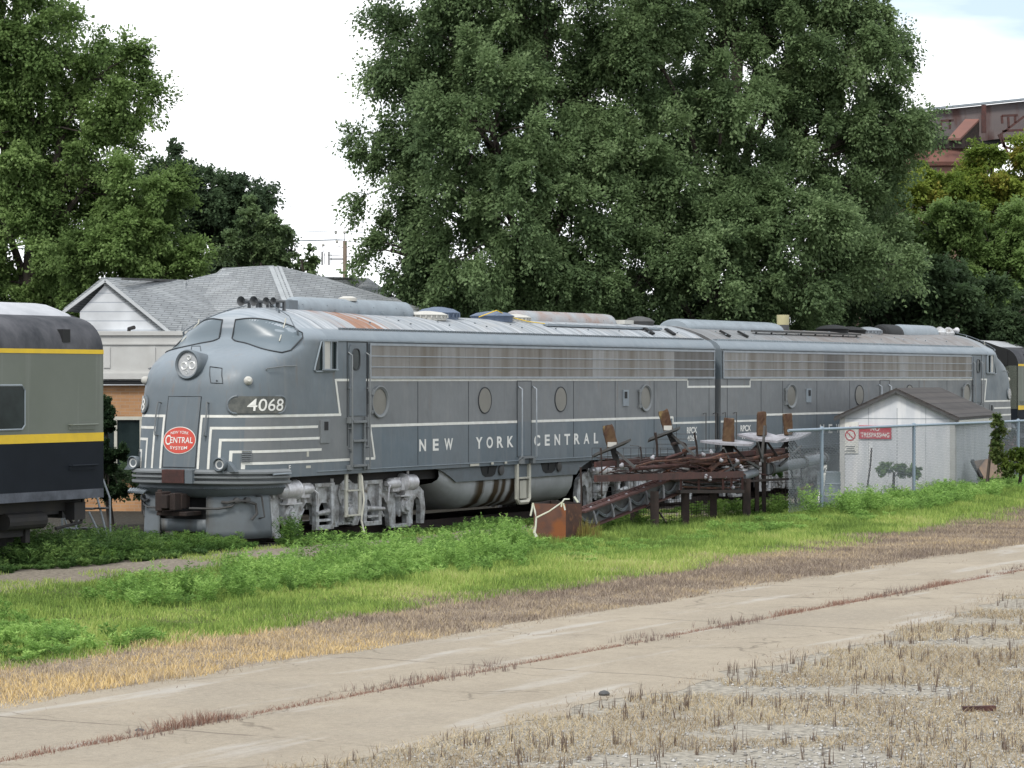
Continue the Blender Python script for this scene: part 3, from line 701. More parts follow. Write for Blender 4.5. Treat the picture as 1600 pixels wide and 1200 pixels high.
    # ---- headlight
    c = Vector((20.20, 0.0, 3.45)); ax = Vector((1, 0, .04)).normalized()
    q = MB(); q.lathe(c - ax * .25, ax, [(0, .22), (.3, .25), (.52, .285), (.62, .295), (.66, .27), (.64, .235), (.58, .222)], 32); hl = q.build('headlight', BM if False else M['grey_paint'], T, smooth=True)
    q = MB(); q.lathe(c + ax * .34, ax, [(0, .238), (.02, .236)], 32); q.build('headlight_lens', M['lamp_plate'], hl, smooth=True)
    for dy, dz, r_ in ((-.09, -.03, .085), (.10, -.02, .085), (.02, .13, .05), (-.02, -.15, .035)):
        q = MB(); q.lathe(c + ax * .345 + Vector((0, dy, dz)), ax, [(0, r_), (.02, r_), (.03, r_ * .8), (.0, r_ * .3)], 16); q.build('bulb', M['lens'], hl, smooth=True)
    q = MB(); q.tube([c + Vector((.1, -.12, .27)), c + Vector((.1, -.1, .37)), c + Vector((.1, .1, .37)), c + Vector((.1, .12, .27))], .012, 5); q.build('lamp_grab', M['grey_paint'], hl)
    # ---- horns
    for dy, ln, rr in ((-.22, .58, .10), (.03, .50, .10), (.26, .40, .078), (.42, .38, .072)):
        q = MB(); d = Vector((1, 0, .0)); p = Vector((17.9, dy, 4.735)); q.lathe(p, d, [(0, .03), (.05, .03), (ln * .5, .035), (ln * .85, rr * .6), (ln, rr), (ln - .02, rr * .85), (ln * .8, rr * .4)], 18)
        q.bar(p, p + Vector((0, 0, -.2)), .05); q.bar(p + Vector((ln * .5, 0, 0)), p + Vector((ln * .5, 0, -.13)), .05); q.build('horn', M['horn'] if first else M['silver_clean'], T, smooth=True)
    # ---- anticlimber ribs, lower nose and pilot
    def sweep(prof, t0, t1, n_=56, side=None):
        rows = []
        for o, z in prof:
            row = []
            for i in range(n_ + 1):
                l_ = t0 + (t1 - t0) * i / n_; row.append(nos(l_, z, 0) + (nos(l_, 1.6, .1) - nos(l_, 1.6, 0)).normalized() * o)
            rows.append(row)
        return rows
    lm = l_of_a(19.45, 1.4)
    q = MB(); q.grid(sweep([(0, 1.17), (.10, 1.17), (.13, 1.19), (.13, 1.23), (.05, 1.25), (.05, 1.28), (.13, 1.29), (.13, 1.325), (.05, 1.34), (.05, 1.365), (.13, 1.375), (.13, 1.41), (.08, 1.45), (0, 1.46)], -lm, lm)); q.build('anticlimber', M['grey_band'], T, smooth=True, angle=30)
    q = MB(); q.grid(sweep([(-.02, 1.2), (0, 1.1), (-.10, .98), (-.22, .94)], -lm, lm)); q.build('lower_nose', M['grey_paint'], T, smooth=True)
    q = MB()
    for i in range(40):
        l_ = .55 + (lm - .6) * i / 39
        for s in (-1, 1): p = nos(s * l_, 1.1, .012); q.box(p, (.02, .02, .02))
    q.build('rivets', M['grey_paint'], T)
    # pilot with coupler opening
    q = MB(); lp = l_of_a(19.75, 1.0)
    def pil(l_, z): return nos(l_, max(z, .1), 0) + (nos(l_, 1.6, .1) - nos(l_, 1.6, 0)).normalized() * (-.16 + .05 * (1 - z))
    def zz(l_, top_=True): return .97
    xs = [-.55 + 1.1 * i / 12 for i in range(13)]
    for s in (-1, 1):
        ls = [s * (.55 + (lp - .55) * i / 22) for i in range(23)]
        q.grid([[pil(l_, z) for l_ in ls] for z in (.14, .3, .5, .7, .85, .97)])
    q.grid([[pil(l_, z) for l_ in xs] for z in (.28, .4, .52)])
    pilot = q.build('pilot', M['pilot'], T, smooth=True, angle=60)
    so = pilot.modifiers.new('thick', 'SOLIDIFY'); so.thickness = .03
    q = MB(); q.box((20.3, 0, .72), (.5, 1.3, .6)); q.build('coupler_pocket', M['black'], T)
    # coupler and gear
    q = MB(); q.box((20.95, 0, .86), (.5, .30, .26)); q.box((21.12, .13, .86), (.26, .13, .32)); q.box((21.14, -.16, .86), (.30, .16, .36)); q.box((21.26, -.02, .86), (.12, .14, .26)); q.box((20.98, .0, .86), (.16, .44, .28)); q.cyl((21.22, -.18, .64), (21.22, -.18, 1.08), .045); q.box((20.85, 0, .62), (.5, .7, .08))
    q.build('coupler', M['rust_dark'], T, bevel=.03)
    q = MB(); q.box((20.99, 0, 1.33), (.14, .52, .26)); q.build('buffer_plate', M['rust_red'], T, bevel=.01)
    q = MB(); q.box((20.99, .36, 1.33), (.12, .18, .27)); q.build('buffer_pad', M['grey_paint'], T, bevel=.01)
    for s in (-1, 1):
        q = MB(); q.tube([pil(s * .95, .86) + Vector((.06, 0, 0)), pil(s * 1.1, .84) + Vector((.1, 0, 0)), pil(s * 1.25, .88) + Vector((.08, s * .04, 0)), pil(s * 1.45, .87) + Vector((.06, s * .06, 0)), pil(s * 1.62, .8) + Vector((0, s * .1, 0)), pil(s * 1.64, .62) + Vector((0, s * .1, 0)), pil(s * 1.55, .5) + Vector((0, s * .05, 0))], .028, 7)
        q.tube([pil(s * 1.3, .86) + Vector((.06, 0, 0)), pil(s * 1.2, .77) + Vector((.09, 0, 0)), pil(s * .9, .73) + Vector((.11, 0, 0)), pil(s * .3, .74) + Vector((.2, 0, 0))], .022, 7)
        for l_ in (1.25, 1.48): q.lathe(pil(s * l_, .88), nos(s * l_, 1.6, .1) - nos(s * l_, 1.6, 0), [(0, .06), (.1, .06), (.12, .03)], 10)
        q.build('air_hose', M['steel_grey'], T, smooth=True)
        q = MB(); q.tube([pil(s * 1.75, .95), pil(s * 1.75, .95) + Vector((.05, s * .16, 0)), pil(s * 1.8, .55) + Vector((.05, s * .16, 0)), pil(s * 1.8, .52)], .018, 6); q.build('cut_lever', M['steel_grey'], T)
        q = MB(); p0 = nos(s * 1.9, 1.36, .16); q.tube([p0, nos(s * 2.2, 1.37, .16), nos(s * (lm - .05), 1.37, .16)], .018, 6); q.build('step_rail', M['grey_light'], T)
        # ditch lamps
        lv = l_of_v(.93 if s > 0 else 1.15, 1.55); q = MB(); p = nos(s * lv, 1.56, .06); d = Vector((1, .05 * s, 0))
        q.lathe(p - d * .1, d, [(0, .06), (.08, .125), (.22, .135), (.24, .12), (.2, .105)], 18)
        q.prism([p + Vector((0, s * .1, -.14)), p + Vector((0, s * .3, -.14)), p + Vector((0, s * .12, .06))], (-.12, 0, 0))
        q.box(p + Vector((0, 0, -.13)), (.16, .12, .06)); dl = q.build('ditch_lamp', M['grey_paint'], T, smooth=True)
        q = MB(); q.lathe(p + d * .09, d, [(0, .1), (.015, .09), (.005, .04)], 16); q.build('lamp_lens', M['lens'], dl, smooth=True)
    q = MB()
    for i in range(7): q.cyl((20.7, -1.25 + i * .07, 1.06), (20.78 + .02 * i, -1.25 + i * .07, 1.0), .028, n=8)
    q.build('hose_sockets', M['grey_light'], T)
    # ---- underframe, tank, bogies
    q = MB(); q.box((10.2, 0, 1.18), (19.0, 2.5, .22)); q.box((10.2, 0, .95), (5.5, 1.6, .4)); q.build('underframe', M['underframe'], T)
    q = MB(); pr_ = [(1.38, 1.24), (1.40, .9), (1.36, .7), (1.22, .48), (.95, .36), (0, .32)]
    prof = pr_ + [(-y, z) for y, z in reversed(pr_[:-1])]
    rows = []
    for a, k in ((7.45, 0), (7.5, 1), (12.3, 1), (12.9, .75), (13.5, .35)):
        rows.append([Vector((a, y, 1.24 + (z - 1.24) * (.25 if k == 0 else k))) for y, z in prof])
    rows[0] = [Vector((7.46, p.y, p.z)) for p in rows[1]]
    q.grid(rows); q.add(rows[0], [tuple(range(len(prof)))]); q.build('fuel_tank', M['tank'], T, smooth=True)
    for s in (-1, 1):
        q = MB(); pts = [(6.6, 1.30), (13.85, 1.30)]
        for i in range(1, 9): t = i / 8; pts.append((13.85 - .95 * t, 1.30 - .32 * (t**1.6 if t < 1 else 1)))
        pts += [(7.4, .98)]
        for i in range(1, 6): t = i / 5; pts.append((7.4 - .6 * t, .98 + .3 * t**.6 * .9))
        q.prism([(a, s * 1.435, z) for a, z in pts], (0, s * .03, 0))
        sk = q.build('skirt', M['grey_paint'], T)
        q = MB()
        for a in (11.5, 8.75): q.prism([(a - .38, s * 1.468, 1.29), (a + .38, s * 1.468, 1.29), (a + .28, s * 1.468, 1.1), (a + .15, s * 1.468, 1.05), (a - .15, s * 1.468, 1.05), (a - .28, s * 1.468, 1.1)], (0, s * .004, 0)); q.bar((a, s * 1.475, 1.26), (a + .04, s * 1.475, 1.12), .03)
        q.build('skirt_opening', M['black'], sk)
        q = MB()
        for a in (10.98, 8.3): q.lathe((a, s * 1.46, 1.18), (0, s, 0), [(0, .11), (.05, .11), (.06, .06)], 16)
        q.build('filler_cap', M['steel_grey'], sk, smooth=True)
    make_bogie(16.88, T, 1); make_bogie(3.78, T, -1)
    # ---- roof equipment
    def dome(a, y, r_, h, mat, name='roof_fan', ribs=False):
        q = MB(); z0 = 4.54 - .25 * abs(y)**1.5
        q.lathe((a, y, z0 - .05), (0, 0, 1), [(0, r_ * .9), (.05 + h * .25, r_ * .92), (.05 + h * .45, r_), (.05 + h * .8, r_ * .7), (.05 + h, r_ * .2)], 24)
        if ribs:
            for i in range(24): t = i * math.pi / 12; q.box((a + r_ * .95 * math.cos(t), y + r_ * .95 * math.sin(t), z0 + h * .2), (.03, .03, h * .35))
        return q.build(name, mat, T, smooth=True)
    def duct(a0, a1, y, r_, zc, mat, name='roof_duct', hs=1.0):
        q = MB(); rows = []
        for a, k in ((a0, .0), (a0 + .02, .8), (a0 + .12, .97), (a0 + .3, 1), (a1 - .3, 1), (a1 - .12, .97), (a1 - .02, .8), (a1, 0)):
            rows.append([Vector((a, y + r_ * max(k, .05) * math.cos(t * math.pi / 12), zc + r_ * hs * max(k, .05) * math.sin(t * math.pi / 12))) for t in range(-3, 16)])
        q.grid(rows)
        for a in np.arange(a0 + .5, a1, .9): q.box((a, y + r_ * .97, zc), (.05, .08, .05)); q.box((a + .3, y + r_ * .92, zc + .05), (.02, .02, .12))
        return q.build(name, mat, T, smooth=True)
    if first:
        duct(12.55, 17.1, .0, .26, 4.60, M['grey_light']); q = MB(); q.box((17.28, 0, 4.68), (.34, .46, .2)); q.box((17.46, 0, 4.69), (.02, .3, .1), mi=1); q.build('roof_vent_box', [M['grey_paint'], M['galv']], T, bevel=.03)
        q = MB(); q.lathe((14.9, 0, 4.82), (0, 0, 1), [(0, .2), (.06, .2), (.1, .1)], 14); q.build('roof_cap', M['curtain'], T, smooth=True)
        dome(12.1, .25, .48, .16, M['curtain'], ribs=True); dome(11.2, .0, .50, .24, M['blue_dome'], ribs=True)
        dome(8.95, .1, .52, .2, M['blue_dome']); dome(8.0, .1, .45, .16, M['curtain'], ribs=True)
        M['duct_rust'] = pmat('duct_rust', (.30, .33, .35), .55, col2=(.27, .15, .10), scale=1.4, amt=.8)
        duct(2.7, 7.7, -.1, .27, 4.52, M['duct_rust'])
        q = MB(); q.bar((1.6, .75, 4.44), (7.6, .75, 4.44), .14, .05)
        for a in np.arange(1.8, 7.6, .8): q.bar((a, .75, 4.42), (a, .75, 4.34), .04)
        q.build('roof_walkway', M['grey_light'], T)
        q = MB(); q.box((2.3, 0, 4.60), (.5, .5, .10)); q.build('roof_hatch', M['curtain'], T)
        dome(1.05, -.1, .40, .24, M['steel_grey'], 'exhaust_cap'); dome(.35, -.75, .36, .26, M['grey_light'], 'exhaust_cap')
        q = MB(); q.tube([(9.9, .3, 4.58), (9.3, .42, 4.74), (8.8, .5, 4.6), (8.4, .75, 4.5), (7.9, .9, 4.46)], .011, 5); q.build('yellow_rope', M['yellow'], T)
    else:
        duct(.3, 5.8, 0.0, .5, 4.5, M['grey_light'], hs=.5); q = MB(); q.lathe((6.6, 0, 4.5), (0, 0, 1), [(0, .17), (.2, .17), (.205, .15)], 20); q.lathe((6.6, 0, 4.70), (0, 0, 1), [(0, .17), (.28, .175)], 20, mi=1); q.build('exhaust_stack', [M['steel_grey'], pmat('stack_yellow', (.46, .42, .24), .6)], T, smooth=True)
        q = MB(); q.bar((3.2, -.8, 4.47), (9.9, -.8, 4.47), .12, .05)
        for a in np.arange(3.4, 9.9, .9): q.bar((a, -.8, 4.44), (a, -.8, 4.34), .04)
        q.build('roof_walkway', M['steel_grey'], T)
        dome(9.8, .0, .5, .22, M['black']); dome(11.2, .1, .5, .2, M['black']); dome(12.2, 0, .45, .2, M['galv'], ribs=True)
        duct(13.0, 14.3, 0, .32, 4.52, M['black']); duct(14.2, 17.0, 0, .32, 4.54, M['grey_light'])
        for i in range(5):
            dome(17.2 + .22 * i, -.2 + .1 * (i % 3), .2, .30 - .04 * (i % 2), M['silver'], 'roof_bell')
    for a in (1.5, 2.7) if first else (1.3, 2.3):
        for s in (-1, 1):
            q = MB(); q.bar((a, s * 1.12, 4.30), (a - .05, s * .85, 4.44), .12, .05); q.build('roof_vent', M['black'], T)
    # coupler at rear, diaphragm
    q = MB(); q.box((-.12, 0, 2.2), (.25, .9, 2.0)); q.build('diaphragm', M['black'], T)
    q = MB()
    for s in (-1, 1):
        q.tube([(-.04, s * 1.45, 2.3), (-.08, s * 1.5, 2.3), (-.08, s * 1.5, 1.45), (-.02, s * 1.5, 1.45)], .015, 5)
        q.tube([(.7, sy(s), 2.3), (.7, sy(s, .08), 2.33), (.7, sy(s, .08), 1.4)], .014, 5); q.tube([(.1, sy(s), 2.3), (.1, sy(s, .08), 2.33), (.1, sy(s, .08), 1.4)], .014, 5)
    q.build('end_rail', M['steel_grey'], T)
    return T

eng1 = make_engine(True, (OX, OY, 0), TROT, 'near grey streamlined diesel engine with red oval emblem on its nose, numbered 4068', '4068')
sd2 = (5.281, 69.99); ph2 = R(30.3); s2_, c2_ = math.sin(ph2), math.cos(ph2)
gap = .12
o2 = (sd2[0] - 1.53 * c2_ + gap * s2_, sd2[1] + 1.53 * s2_ + gap * c2_)
eng2 = make_engine(False, (o2[0], o2[1], 0), math.atan2(c2_, s2_), 'far grey streamlined diesel engine facing away, partly behind the white shed, yellow stack on roof', '4080')
eng2.scale = (1.08, 1, 1)
# ================================================================== passenger coaches
def make_coach(loc, rz, label, length, windows, black_end=False):
    T = empty('passenger_coach', loc, rz, label, 'railway coach', 'dark coaches with yellow stripes')
    H2 = 1.52
    prof = [(1.52, 1.12), (1.52, 3.64)]
    for i in range(1, 9): t = i / 8 * R(78); prof.append((1.52 - .62 + .62 * math.cos(t), 3.66 + .60 * math.sin(t)))
    wt = [(.75, 4.33), (.5, 4.42), (.25, 4.50), (0, 4.53)]
    def ring(a, P): return [Vector((a, y, z)) for y, z in P] + [Vector((a, -y, z)) for y, z in reversed(P[:-1] if P[-1][0] == 0 else P)]
    # side walls
    q = MB()
    for s in (-1, 1): q.box((length / 2, s * 1.49, 2.38), (length, .06, 2.52))
    for a in (.03, length - .03): q.box((a, 0, 2.38), (.06, 2.92, 2.52))
    walls = q.build('body', M['coach_grey'], T)
    q = MB()
    for s in (-1, 1):
        q.box((length / 2, s * 1.522, 1.70), (length, .008, .84)); q.box((length / 2, s * 1.524, 1.20), (length, .008, .16), mi=1)
    q.box((-.003, 0, 1.65), (.006, 3.0, .98)); q.build('dark_panel', [M['coach_blue'], M['coach_low']], T)
    q = MB()
    for s in (-1, 1): q.box((length / 2, s * 1.526, 2.18), (length, .006, .15)); q.box((length / 2, s * 1.526, 3.66), (length, .006, .075))
    q.build('stripe', M['yellow'], T)
    q = MB(); P = prof[1:]; rows = [ring(a, P + [(.75, 4.30)]) for a in (0, length)]
    half = len(P) + 1; q.grid([r for r in rows]); ro = q.build('roof', M['coach_roof_dark'], T, smooth=True)
    q = MB(); P2 = [(.82, 4.285)] + wt; q.grid([ring(a, P2) for a in (0.0, length)]); q.build('roof_top', M['coach_roof_white'], T, smooth=True)
    q = MB(); e = [Vector((0.0, p.y, p.z)) for p in ring(0, prof + wt)]; e2 = [Vector((length, p.y, p.z)) for p in e]
    q.add(e, [tuple(range(len(e)))]); q.add(e2, [tuple(range(len(e)))]); q.build('end_wall', M['black'] if black_end else M['coach_roof_dark'], T)
    q = MB(); q.box((-.12, 0, 2.4), (.26, 1.1, 2.4)); q.box((-.02, 0, 3.9), (.05, 2.3, .5)); q.build('diaphragm', M['black'], T)
    for s in (-1, 1):
        for a in windows:
            q = MB(); z0, z1 = 2.34, 3.08; w2 = .72
            pts = [(a - w2 + .08, z0), (a + w2 - .08, z0), (a + w2, z0 + .08), (a + w2, z1 - .08), (a + w2 - .08, z1), (a - w2 + .08, z1), (a - w2, z1 - .08), (a - w2, z0 + .08)]
            q.prism([(x, s * 1.522, z) for x, z in pts], (0, s * .008, 0)); g = q.build('window', M['glass_dark'], T)
            q = MB(); q.tube([(x, s * 1.532, z) for x, z in pts + pts[:2]], .018, 5); q.build('window_frame', M['grey_light'], g)
        for z in (2.40, 1.70):
            q = MB(); q.tube([(.25, s * 1.52, z), (.25, s * 1.6, z), (.95, s * 1.6, z), (.95, s * 1.52, z)], .018, 6); q.box((.6, s * 1.53, z - .06), (.72, .02, .05)); q.build('grab_rail', M['coach_grey'] if z > 2 else M['coach_blue'], T)
        q = MB(); q.box((1.0, s * 1.40, 3.93), (.2, .22, .22)); q.build('roof_vent', M['black'], T)
    q = MB(); q.box((length / 2, 0, 1.02), (length - .3, 2.4, .22))
    for a in (6.5, 10, 13.5): q.box((a, .6, .75), (2.2, 1.1, .5))
    q.build('underframe', M['underframe'], T)
    q = MB(); q.box((-.3, 0, .9), (.7, .25, .25)); q.box((-.62, 0, .9), (.2, .4, .4)); q.tube([(-.1, .5, .95), (-.4, .55, .6), (-.7, .5, .8)], .03, 6); q.box((.5, 1.3, .9), (.3, .2, .3)); q.tube([(.3, 1.3, 1.1), (.4, 1.35, .7), (1.1, 1.35, .62)], .03, 6); q.build('coupler', M['underframe'], T)
    for cx in (3.2, length - 3.2):
        q = MB()
        for s in (-1, 1):
            q.box((cx, s * 1.05, .62), (3.4, .12, .22)); q.box((cx, s * 1.1, .55), (.7, .25, .4)); q.box((cx - 1.6, s * 1.1, .7), (.12, .1, .6)); q.cyl((cx - 1.9, s * 1.2, .78), (cx - .9, s * 1.2, .78), .15, n=14)
        bg_ = q.build('bogie', M['underframe'], T)
        for k in (-1, 1):
            for s in (-1, 1):
                q = MB(); q.lathe((cx + k * 1.2, s * .7, .58), (0, s, 0), [(0, .48), (.03, .48), (.035, .45), (.13, .45), (.1, .3), (.12, .08)], 24); q.build('wheel', M['underframe'], bg_)
    return T
c1 = world(25.15, 0, 0)
coach1 = make_coach(c1, TROT, 'grey and dark blue coach with yellow stripes at the left edge, white-topped roof', 25.0, [2.86, 5.9, 9, 12, 15, 18])
cc = Vector((17.55, 95, 0)); ph3 = R(30.0); s3, c3 = math.sin(ph3), math.cos(ph3)
cc = Vector((17.55 - 1.52 * c3, 95 + 1.52 * s3, 0))
coach2 = make_coach(cc, math.atan2(c3, s3), 'black-ended coach with yellow stripes beyond the far engine at the right edge', 25.0, [4, 7, 10, 13, 16, 19], True)
q = MB(); vs, fs = text_data('257', 1, 1, 1, .01); vs = fit(vs, .34, .12); q.add([(-.012, .0 - x - 1.0 * -1, 1.0 + y + 1.02) for x, y in vs], fs); q.build('car_number', M['text_white'], coach2)

# ================================================================== track and low building, house, shed
q = MB()
for s in (-1, 1): q.box((10, s * .7175, .08), (150, .07, .14)); q.box((10, s * .7175, .02), (150, .15, .03))
rail = q.build('rails', M['rust_dark'], None); rail.location = (OX, OY, 0); rail.rotation_euler = (0, 0, TROT); tag(rail, kind='structure')
tie = MB(); rnd = random.Random(2)
for i in range(-90, 150): tie.box((10 + i * .56, rnd.uniform(-.05, .05), .0), (.22, 2.6, .05), rz=rnd.uniform(-.03, .03))
tie = tie.build('railway_sleepers', M['rust_dark'], None); tie.location = (OX, OY, 0); tie.rotation_euler = (0, 0, TROT); tag(tie, kind='structure')

def brick_mat(name, c1_, c2_, mortar, sc=1.0, bw=.5, rh=.12, ms=.008, rough=.9):
    m = bpy.data.materials.new(name); m.use_nodes = True; t = m.node_tree; n = t.nodes; l = t.links; b = n['Principled BSDF']; b.inputs['Roughness'].default_value = rough
    tc = n.new('ShaderNodeTexCoord'); sp = n.new('ShaderNodeSeparateXYZ'); l.new(tc.outputs['Object'], sp.inputs[0]); cb = n.new('ShaderNodeCombineXYZ')
    l.new(sp.outputs[0], cb.inputs[0]); l.new(sp.outputs[2], cb.inputs[1])
    br = n.new('ShaderNodeTexBrick'); br.inputs['Scale'].default_value = sc; br.inputs['Brick Width'].default_value = bw; br.inputs['Row Height'].default_value = rh; br.inputs['Mortar Size'].default_value = ms
    br.inputs['Color1'].default_value = (*c1_, 1); br.inputs['Color2'].default_value = (*c2_, 1); br.inputs['Mortar'].default_value = (*mortar, 1)
    l.new(cb.outputs[0], br.inputs['Vector'])
    nz = n.new('ShaderNodeTexNoise'); nz.inputs['Scale'].default_value = 1.5; nz.inputs['Detail'].default_value = 8; l.new(tc.outputs['Object'], nz.inputs['Vector'])
    mr = n.new('ShaderNodeMapRange'); mr.inputs['From Min'].default_value = .3; mr.inputs['From Max'].default_value = .7; mr.inputs['To Min'].default_value = .78; mr.inputs['To Max'].default_value = 1.1; l.new(nz.outputs['Fac'], mr.inputs['Value'])
    mx = n.new('ShaderNodeMix'); mx.data_type = 'RGBA'; mx.blend_type = 'MULTIPLY'; mx.inputs['Factor'].default_value = 1
    l.new(br.outputs['Color'], mx.inputs['A']); l.new(mr.outputs['Result'], mx.inputs['B']); l.new(mx.outputs['Result'], b.inputs['Base Color'])
    return m
BRICK = brick_mat('tan_brick', (.42, .23, .11), (.36, .19, .09), (.36, .26, .18), 1, .22, .08, .006)
SHINGLE = brick_mat('shingles', (.30, .315, .32), (.235, .25, .26), (.14, .15, .16), 1, .28, .062, .010)
DSHINGLE = brick_mat('dark_shingles', (.06, .052, .048), (.045, .04, .038), (.025, .022, .022), 1, .3, .14, .012)
M['metal_white'] = pmat('metal_white', (.5, .5, .48), .6, col2=(.38, .37, .35), scale=1.2, amt=.7)
# low tan brick building behind the first engine
Zb = 66.0
ang = -R(4)
bl = at(118, 600, Zb); T = empty('brick_building', (bl.x, bl.y, 0), ang, 'low tan brick building with pale metal fascia and window behind the engine nose', 'building')
q = MB(); q.box((3, .2, 1.5), (6, .4, 3.06)); q.box((3, 3.2, 1.5), (6, 5.6, 2.9)); q.build('wall', BRICK, T)
q = MB(); q.box((3, .05, 3.72), (6.3, .4, 1.14)); q.box((3, 0.02, 3.25), (6.4, .5, .14)); q.box((3, 3, 4.28), (6.3, 6.4, .1)); q.box((3, -.17, 4.02), (6.3, .03, .03))
for x in (.8, 1.9, 3.0, 4.1): q.box((x, -.16, 3.7), (.16, .03, .5))
q.build('fascia', M['metal_white'], T)
q = MB(); q.box((3, -.05, 3.10), (6.3, .25, .1)); q.build('shadow_board', M['black'], T)  # black strip put in as the shade under the fascia
q = MB(); q.tube([(1.2, .5, 4.28), (1.2, .5, 4.40), (1.35, .4, 4.43)], .05, 7); q.build('roof_pipe', M['underframe'], T)
q = MB(); q.box((1.10, -.03, 1.55), (1.0, .06, 1.34)); wn = q.build('window', M['glass_dark'], T)
q = MB()
for x in (.58, 1.0, 1.62): q.box((x, -.08, 1.55), (.07, .06, 1.4))
q.box((1.1, -.08, 2.24), (1.1, .07, .08)); q.box((1.1, -.09, .86), (1.2, .14, .1)); q.build('window_frame', M['cream'], wn)
# grey house with shingled roofs
T = empty('shingled_house', (at(350, 600, 78).x, 78, 0), 0, 'pale sided house with grey shingled hip and gable roofs behind the engine cab', 'house')
lx, ly = T.location.x, T.location.y
def hp(px, py, Z): p = at(px, py, Z); return Vector((p.x - lx, p.y - ly, p.z))
def roof_piece(name, pts, mat, th=.12):
    q = MB(); q.add(pts, [tuple(range(len(pts)))]); o = q.build(name, mat, T)
    so = o.modifiers.new('thick', 'SOLIDIFY'); so.thickness = th; so.offset = -1; return o
M['barge'] = pmat('barge', (.5, .52, .53), .7)
# gable wing
ap = hp(165, 438, 74); el_ = hp(104, 487, 74); er_ = hp(262, 518, 74)
apb = hp(292, 441, 84); erb = Vector((er_.x + 2.2, er_.y + 9, er_.z)); elb = Vector((el_.x + 1.2, el_.y + 9, el_.z))
roof_piece('roof', [ap, er_, erb, apb], SHINGLE); roof_piece('roof', [ap, el_, elb, apb], SHINGLE)
q = MB()
g = [ap + Vector((0, .06, -.1)), el_ + Vector((.35, .06, .0)), Vector((el_.x + .35, el_.y + .06, 0)), Vector((er_.x - .2, er_.y + .06, 0)), er_ + Vector((-.2, .06, .02))]
q.prism(g, (0, .2, 0)); q.box(((el_.x + er_.x) / 2 + .8, 4.5 + el_.y, 2.2), (er_.x - el_.x - .8, 8, 4.4)); 
M['siding'] = brick_mat('siding', (.6, .62, .64), (.58, .6, .62), (.33, .36, .40), 1, 30.0, .25, .012, .7)
q.build('wall', M['siding'], T)
q = MB(); q.bar(ap + Vector((0, -.05, 0)), er_ + Vector((.1, -.05, -.06)), .08, .08); q.bar(ap + Vector((0, -.05, 0)), el_ + Vector((-.1, -.05, -.03)), .08, .08); q.bar(er_ + Vector((-1.6, -.1, -.12)), er_ + Vector((.1, -.1, -.12)), .3, .14); q.build('barge_board', M['barge'], T)
q = MB(); q.bar(ap + Vector((.4, .6, .06)), apb + Vector((-.2, 0, .05)), .12, .06); q.build('ridge_vent', M['steel_grey'], T)
M['ridge'] = pmat('ridge', (.34, .36, .37), .9)
# main hip roof
A_ = hp(350, 424, 86); B_ = hp(430, 420, 82); C_ = hp(476, 535, 76.5); D_ = hp(270, 535, 79); E_ = hp(560, 530, 90); F_ = hp(240, 520, 95)
roof_piece('roof', [A_, B_, C_, D_], SHINGLE); roof_piece('roof', [A_, D_, er_ + Vector((.2, .4, -.05)), apb + Vector((-.1, -.3, .02))], SHINGLE); roof_piece('roof', [B_, hp(500, 437, 86), hp(700, 500, 92), C_], SHINGLE); roof_piece('roof', [A_, D_, F_], SHINGLE)
q = MB(); q.bar(B_ + Vector((0, -.05, .05)), C_ + Vector((0, -.05, .05)), .38, .04); q.bar(A_ + Vector((0, 0, .04)), B_ + Vector((0, 0, .04)), .12, .06, mi=1); q.build('ridge_cap', [M['ridge'], M['steel_grey']], T)
# right wing
G_ = hp(495, 437, 88); H_ = hp(560, 437, 93); I_ = hp(650, 500, 84); J_ = hp(470, 520, 84)
roof_piece('roof', [G_, hp(575, 440, 93), hp(660, 500, 88), hp(600, 520, 84), J_], SHINGLE)
q = MB(); q.bar(hp(500, 436, 87.6), hp(548, 436, 90), .12, .06); q.build('ridge_vent', M['steel_grey'], T)
q = MB(); q.box((D_.x + 4.5, D_.y + 5.5, 2.2), (7, 8, 4.2)); q.box((5.5, 11, 2), (6, 6, 4)); q.build('wall', M['siding'], T)
# green metal roofed building
p = at(640, 500, 100); T = empty('green_roofed_building', (p.x, 100, 0), 0, 'building with green ribbed metal roof glimpsed under the big tree', 'building')
q = MB(); q.add([(-1.5, 0, 4.6), (3.2, 0, 4.6), (3.2, 4, 6.9), (.6, 4, 6.9)], [(0, 1, 2, 3)])
for i in range(12): x = -1.4 + i * .4; q.bar((x, 0, 4.63), (min(x + 1.1, 3.2), 4, 6.93), .05, .04)
o = q.build('roof', M['green_metal'], T); q = MB(); q.box((1, 2.2, 2.3), (4, 4, 4.5)); q.build('wall', M['metal_white'], T)

# white shed
shx, shy = 8.87, 74.0; rs = -R(20)
T = empty('white_shed', (shx, shy, 0), rs, 'small white shed with dark shingled gable roof behind the chain-link fence', 'shed')
WS, DS, HE, HP_ = 3.1, 5.8, 2.14, 2.84
M['shed_white'] = pmat('shed_white', (.62, .63, .65), .7, col2=(.50, .52, .55), scale=1.6, amt=.9, stretch=(1.5, 1.5, .35), streak=((.70, .70, .70), (4, 4, .5), .52, .70, 1.0))
q = MB(); q.prism([(0, 0, 0), (WS, 0, 0), (WS, 0, HE), (WS / 2, 0, HP_), (0, 0, HE)], (0, .06, 0)); q.box((WS - .03, DS / 2, HE / 2), (.06, DS - .12, HE)); q.box((.03, DS / 2, HE / 2), (.06, DS - .12, HE)); q.prism([(0, DS, 0), (WS, DS, 0), (WS, DS, HE), (WS / 2, DS, HP_), (0, DS, HE)], (0, -.06, 0)); q.build('wall', M['shed_white'], T)
